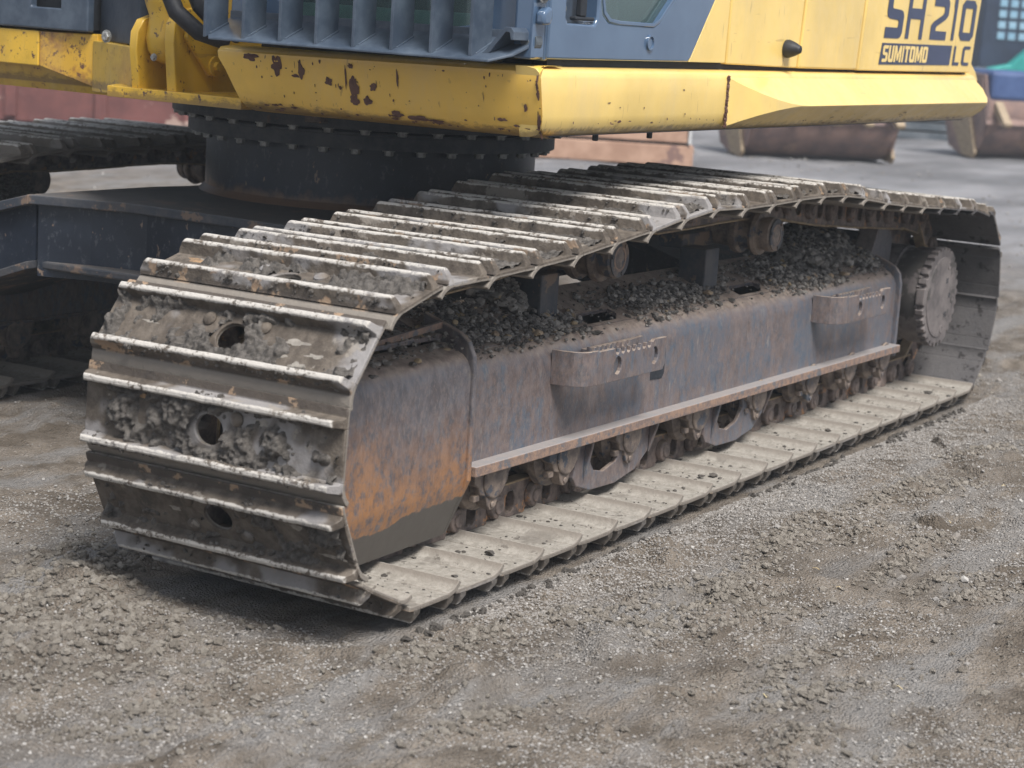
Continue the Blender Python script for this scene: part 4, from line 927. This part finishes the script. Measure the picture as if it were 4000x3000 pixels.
MB().box(1.12, 1.6, 1.47, 1.655, 1.25, 1.95).build('boom', 'yellow_cast', EX, bevel=.02)
for o_ in EX.children:
    if o_.name.split('.')[0] in ('base_plate', 'boom_lug', 'retainer_plate', 'retainer_bolt', 'boom_cylinder', 'grease_nipple', 'hose'): o_.location = (.13, .12, -.008)
# centre frame side running back towards the right deck
MB().hexa([(.83, 1.60, 1.030), (.86, 1.58, 1.030), (1.0, 1.86, 1.02), (.965, 1.875, 1.02), (.83, 1.60, 1.168), (.86, 1.58, 1.168), (1.0, 1.86, 1.172), (.965, 1.875, 1.172)]).build('frame_wall', 'yellow_olive', EX, bevel=.003)
MB().hexa([(.85, 1.60, 1.172), (.88, 1.57, 1.172), (1.04, 1.86, 1.172), (1.0, 1.88, 1.172), (.85, 1.60, 1.5), (.88, 1.57, 1.5), (1.04, 1.86, 1.5), (1.0, 1.88, 1.5)]).build('inner_cover', 'dark_paint', EX, bevel=.003)
mb = MB(); hexbolt(mb, (.925, 1.785, 1.188), 'x', .014, -.010); mb.build('cover_bolt', 'bolt_zinc', EX)
MB().hexa([(.95, 2.075, 1.083), (.97, 1.86, 1.030), (1.1, 1.86, 1.030), (1.1, 2.075, 1.083), (.95, 2.075, 1.186), (.97, 1.86, 1.190), (1.1, 1.86, 1.190), (1.1, 2.075, 1.186)]).build('deck_beam', 'yellow_rusty', EX, bevel=.003, label='rust-stained yellow deck beam end')
MB().box(.948, 1.1, 2.077, 2.9, 1.082, 1.187).build('deck_beam', 'yellow_cast', EX, bevel=.004)
MB().hexa([(1.0, 2.9, 1.012), (1.0, 1.82, 1.012), (1.2, 1.82, 1.012), (1.2, 2.9, 1.012), (.975, 2.9, 1.082), (.975, 2.08, 1.082), (1.2, 1.85, 1.03), (1.2, 2.9, 1.082)]).build('deck_underside', 'yellow_olive', EX)
MB().prism([(1.875, 1.194), (2.9, 1.194), (2.9, 1.75), (1.875, 1.75)], 'x', .94, .97, holes=[[(1.985, 1.258), (2.105, 1.258), (2.105, 1.40), (1.985, 1.40)]]).build('side_box', 'guard_paint', EX, bevel=.006, seg=3)
MB().box(.99, 1.2, 1.9, 2.9, 1.2, 1.75).build('side_box_inner', 'gap_black', EX)

# paint chips on the front skirt
mb = MB()
chips = [(1.045, 1.184, .022, .010), (.961, 1.166, .016, .024), (.881, 1.158, .010, .022), (.795, 1.135, .012, .010), (.723, 1.179, .010, .006), (.716, 1.127, .012, .026), (.718, 1.094, .012, .012), (.678, 1.094, .012, .010),
         (.656, 1.128, .012, .010), (.589, 1.066, .016, .007), (.525, 1.060, .028, .007), (.47, 1.055, .022, .005), (.276, 1.075, .013, .004), (.579, 1.157, .003, .022), (.760, 1.121, .005, .005), (.90, 1.142, .012, .005), (.205, 1.11, .004, .012), (.17, 1.07, .004, .03), (.74, 1.15, .003, .03)]
def fx_(z):
    pf = [(1.046, .712), (1.064, .695), (1.10, .684), (1.14, .674), (1.18, .665), (1.197, .666), (1.21, .680)]
    return float(np.interp(z, [p[0] for p in pf], [p[1] for p in pf]))
cr_ = np.random.default_rng(12)
for q in range(34): chips.append((.25+.85*cr_.random(), 1.075+.115*cr_.random(), .0012+.003*cr_.random()**2, .0012+.0045*cr_.random()**2))
for q in range(34): chips.append((.17+.9*cr_.random(), 1.048+.018*cr_.random()**1.5, .002+.012*cr_.random()**2, .001+.002*cr_.random()))
for q in range(9): chips.append((.166+.004*cr_.random(), 1.06+.14*cr_.random(), .003, .004+.008*cr_.random()))
for q in range(3): chips.append((.3+.8*cr_.random(), 1.08+.10*cr_.random(), .0009, .006+.010*cr_.random()))
for cy, cz, ry, rz in chips:
    cz -= .022*((cy-.16)/.97)*.4
    k = 22; ring = []
    for q in range(k):
        a = 2*math.pi*q/k; s = .55+.9*float(vnoise(math.cos(a)*2.3+cy*40, math.sin(a)*2.3+cz*90, 4)); yy = cy+ry*s*math.cos(a); zz = cz+rz*s*math.sin(a); ring.append((fx_(zz+.006)-.0016, yy, zz))
    mb.add([(fx_(cz+.006)-.0022, cy, cz)]+ring, [(0, q+1, (q+1) % k+1) for q in range(k)])
mb.build('paint_chips', 'chip_brown', EX, kind='stuff', fix=False)

mb = MB()
for q in range(70):
    xx = .75+3.1*cr_.random(); low_ = cr_.random() < .7; zz = 1.066+.012*cr_.random() if low_ else 1.08+.11*cr_.random()
    if xx > 1.70: yy = .1555 if False else None
    if xx > 1.70: continue
    rx_, rz_ = .002+.008*cr_.random()**2, .001+.002*cr_.random(); ring = [(xx+rx_*(.6+.8*cr_.random())*math.cos(2*math.pi*t/9), .1592-.0004, zz+rz_*(.6+.8*cr_.random())*math.sin(2*math.pi*t/9)) for t in range(9)]
    mb.add(ring, [tuple(range(9))])
for q in range(60):
    xx = 2.2+1.65*cr_.random(); k_ = cr_.random()**2*.5      # on the lower facet of the rub guard, near its bottom edge
    yy = .160-.074*k_; zz = 1.050+(1.112-1.050)*k_; rx_ = .003+.016*cr_.random()**2
    ring = []
    for t in range(8):
        a = 2*math.pi*t/8; d = .0025*(.5+cr_.random())*math.sin(a); ring.append((xx+rx_*math.cos(a)*(.6+.6*cr_.random()), yy-.0022-d*.76, zz-.0016+d*.64))
    mb.add(ring, [tuple(range(8))])
mb.build('paint_chips', 'chip_brown', EX, kind='stuff', fix=False)
# ---------------- lettering on the rear panel (stroke letters as flat vinyl)
YD = .1698
def poly(mb, pts_, y_, mi=0):
    mb.prism(pts_, 'y', y_-.0006, y_, mi=mi)
def letters(segs, ox, oz, sx, sz, slant, mb, y_):
    for s_ in segs: poly(mb, [(ox+p[0]*sx+p[1]*sz*slant, oz+p[1]*sz) for p in s_], y_)
def rr(x0, z0, x1, z1): return [(x0, z0), (x1, z0), (x1, z1), (x0, z1)]
def ringpoly(w, h, tx, tz_, c=.12):
    o_ = [(c, 0), (w-c, 0), (w, c*.7), (w, h-c*.7), (w-c, h), (c, h), (0, h-c*.7), (0, c*.7)]; i_ = [(tx, tz_), (w-tx, tz_), (w-tx, h-tz_), (tx, h-tz_)]; return o_, i_
mb = MB(); B0 = 1.327; H = .172
tk = .23; ck = .20
S_ = [[(0, 0), (.80, 0), (.93, .03), (1, .12), (1, .44), (.93, .53), (.80, .56), (.32, .58), (.28, .61), (.28, .76), (.32, .79), (1, .79), (1, 1), (.20, 1), (.07, .97), (0, .88), (0, .50), (.07, .41), (.20, .38), (.68, .36), (.72, .33), (.72, .24), (.68, .21), (0, .21)]]
H_ = [[(0, 0), (.20, 0), (.20, .40), (.80, .40), (.80, 0), (1, 0), (1, 1), (.80, 1), (.80, .61), (.20, .61), (.20, 1), (0, 1)]]
T2 = [[(0, 0), (1, 0), (1, .21), (.30, .21), (.30, .28), (.36, .33), (.86, .50), (1, .60), (1, .88), (.93, .97), (.80, 1), (.05, 1), (.05, .80), (.66, .80), (.72, .77), (.72, .66), (.62, .59), (.14, .43), (0, .34)]]
O1 = [[(.15, 0), (.85, 0), (.85, 1), (.0, 1), (0, .80), (.15, .80)]]
for sg, xa, xb in ((S_, 2.952, 3.115), (H_, 3.150, 3.318), (T2, 3.398, 3.566), (O1, 3.618, 3.660)): letters(sg, xa, B0+(xa-2.95)*.007, xb-xa, H if sg in (S_, H_) else .148, .14, mb, YD)
xa, xb = 3.708, 3.868; o_, i_ = ringpoly(1, 1, .24, .20, .18)
tfm = lambda p: (xa+p[0]*(xb-xa)+p[1]*.148*.14, B0+.006+p[1]*.148)
mb.prism([tfm(p) for p in o_], 'y', YD-.0006, YD, holes=[[tfm(p) for p in i_]])
# name bar with cut letters in the panel colour
poly(mb, [(2.925, 1.238), (3.636, 1.242), (3.650, 1.3125), (2.944, 1.310)], YD)
L_ = [[(0, 0), (1, 0), (1, .16), (.30, .16), (.30, 1), (0, 1)]]; C_ = [[(.2, 0), (1, 0), (1, .16), (.38, .16), (.30, .24), (.30, .76), (.38, .84), (1, .84), (1, 1), (.2, 1), (.0, .88), (0, .12)]]
letters(L_, 3.668, 1.242, .070, .070, .14, mb, YD); letters(C_, 3.765, 1.242, .084, .071, .14, mb, YD)
mb.build('decal', 'decal_navy', EX, label='navy model lettering and name bar')
mb = MB()
sS = [[(0, 0), (.8, 0), (1, .1), (1, .48), (.85, .58), (.36, .60), (.36, .80), (1, .80), (1, 1), (.2, 1), (0, .9), (0, .52), (.15, .42), (.64, .40), (.64, .20), (0, .20)]]
sU = [[(.15, 0), (.85, 0), (1, .12), (1, 1), (.66, 1), (.66, .2), (.34, .2), (.34, 1), (0, 1), (0, .12)]]
sM = [[(0, 0), (.22, 0), (.22, .66), (.42, .1), (.58, .1), (.78, .66), (.78, 0), (1, 0), (1, 1), (.72, 1), (.5, .42), (.28, 1), (0, 1)]]
sI = [[(.1, 0), (.9, 0), (.9, 1), (.1, 1)]]
sT = [[(.33, 0), (.67, 0), (.67, .8), (1, .8), (1, 1), (0, 1), (0, .8), (.33, .8)]]
cur = 2.948; hh = .056
for ch, wd in (('S', .048), ('U', .048), ('M', .066), ('I', .017), ('T', .046), ('O', .048), ('M', .066), ('O', .048)):
    if ch == 'O':
        o_, i_ = ringpoly(1, 1, .34, .2, .15); t_ = lambda p: (cur+p[0]*wd+p[1]*hh*.14, 1.2465+(cur-2.95)*.004+p[1]*hh)
        mb.prism([t_(p) for p in o_], 'y', YD-.0018, YD-.0010, holes=[[t_(p) for p in i_]])
    else: letters({'S': sS, 'U': sU, 'M': sM, 'I': sI, 'T': sT}[ch], cur, 1.2465+(cur-2.95)*.004, wd, hh, .14, mb, YD-.0012)
    cur += wd+.0075
mb.build('decal', 'decal_cream', EX, label='cream maker name lettering on the bar')

# ================================================================== background
def back(name, x, y, rz, label, cat, group=None): return empty(name, (x, y, 0), rz, label, cat, group)
CAMR = yaw-math.pi/2      # direction of the picture's right in plan
def bucket(x, y, wid, label, top_mat, rz, flip=1):
    b = back('excavator_bucket', x, y, rz, label, 'bucket', 'rusty excavator buckets lying in the yard')
    prof = []       # local y (depth) / z profile of the shell
    for q in range(15):
        a = R(-200+q*15); prof.append((.02+.50*math.cos(a), .50+.50*math.sin(a)))
    pin = [(p[0]*.94, .5+(p[1]-.5)*.94) for p in prof]
    MB().prism(prof+pin[::-1], 'x', -wid/2, wid/2).build('shell', 'bucket_rust', b, smooth=True)
    ck = [(-.50, .48), (-.34, .95), (.50, .98), (.52, .45), (.35, .10), (0, .0), (-.35, .12)]
    for sx in (-1, 1): MB().prism(ck, 'x', sx*(wid/2+.001), sx*(wid/2+.03)).build('cheek', 'bucket_rust', b, bevel=.01)
    MB().prism([(-.5, .40), (-.30, .92), (-.26, .90), (-.46, .40)], 'x', -wid/2-.04, wid/2+.04).build('lip', 'bucket_rust', b)
    for sx in (-1, 1): MB().prism([(-.2, .0), (-.55, -.05), (-.62, .0), (-.2, .5)] if False else [(.45, .62), (-.05, .02), (-.30, .0), (-.34, .06), (-.12, .52)], 'x', sx*(wid/2+.03), sx*(wid/2+.07)).build('side_cutter', 'link_rail', b, bevel=.01)
    MB().box(-wid/2*.98, wid/2*.98, -.42, .42, .66 if top_mat == 'bucket_blue' else .9, 1.0).build('hinge_box', top_mat, b, bevel=.05)
    for q in range(5):
        xx = -wid/2+.1+q*(wid-.2)/4; MB().prism([(-.44, .55), (-.72, .38), (-.74, .42), (-.48, .66)], 'x', xx-.05, xx+.05).build('tooth', 'link_rail', b, bevel=.01)
    return b
bucket(16.2, 5.95, 1.6, 'rust brown excavator bucket on the ground behind the track', 'bucket_rust', CAMR+.30)
bucket(19.9, 4.55, 2.0, 'larger bucket with blue paint on top at the right edge', 'bucket_blue', CAMR+.30)
b = back('steel_block', 13.3, 6.62, CAMR, 'salmon rusty steel blocks lying behind the turntable', 'steel block')
for x0, x1_, z0, z1, mt in ((-1.2, .68, .0, .19, 'slab_salmon'), (-1.2, .62, .215, .42, 'slab_salmon')): MB().box(x0, x1_, -.3, .3, z0, z1).build('block', mt, b, bevel=.01)
MB().box(.625, .65, -.32, .3, .21, .44).build('end_plate', 'steel_pale', b)
MB().box(-1.2, .64, -.27, .3, .19, .215).build('spacer', 'gap_black', b)
b = back('plate_stack', 22.5, 6.75, CAMR, 'dark stack of steel plates between the two buckets', 'steel stack')
for q in range(5): MB().box(-.9+.04*q, .9-.05*q, -.5, .5, .12*q, .12*q+.09).build('plate', 'steel_grey', b, bevel=.005)
b = back('scrap_container', 10.2, 10.6, CAMR+.12, 'scraped dark red steel container side beyond the far track', 'container')
MB().box(-3.2, 1.45, 0, 1.6, .05, 1.5).build('wall', 'container_red', b, bevel=.01)
for q in range(6): MB().box(-3.0+q*.8, -2.9+q*.8, -.04, 0, .1, 1.45).build('rib', 'container_red', b)
b = back('parked_machine', 24.5, 6.6, CAMR, 'navy machine with a grid window and teal arm at the right edge', 'machine')
MB().box(-.32, 3.0, 0, 2.0, .3, 3.4).build('body', 'navy_paint', b, bevel=.03)
for q in range(4):
    for k in range(6): MB().box(-.10+k*.15, .0+k*.15, -.02, 0, 1.80-q*.15, 1.90-q*.15).build('grid_pane', 'pale_blue', b)
MB().prism([(-.30, .95), (.0, 1.02), (.35, 1.36), (.55, 1.30), (.35, 1.0), (-.05, .55), (-.30, .6)], 'y', -.6, -.3).build('arm', 'teal_paint', b, bevel=.03)
MB().lathe([(0, .15), (.3, .15)], (.42, -.65, 1.3), 'y', 16).build('pin_boss', 'teal_paint', b, smooth=True)
MB().box(-.5, 1.2, -.5, -.1, .1, .95).build('track_unit', 'steel_grey', b, bevel=.1)
b = back('steel_barrier', 30, 14, CAMR, 'long dark low wall of stored parts far behind', 'barrier')
MB().box(-16, 10, 0, 1.5, 0, 2.6).build('wall', 'steel_grey', b)

# thin haze added to lift the darks, imitating a lens veil
M = bpy.data.materials.new('haze'); M.use_nodes = True; t_ = M.node_tree; t_.nodes.remove(t_.nodes['Principled BSDF'])
pv = t_.nodes.new('ShaderNodeVolumePrincipled'); pv.inputs['Color'].default_value = (.84, .92, 1, 1); pv.inputs['Density'].default_value = HAZE
t_.links.new(pv.outputs[0], t_.nodes['Material Output'].inputs['Volume']); MAT['haze'] = M
o = MB().box(-180, 180, -180, 180, -3.0, 5.0).build('haze', 'haze', kind='stuff'); o['label'] = 'thin pale haze added over the whole yard to veil the dark tones'
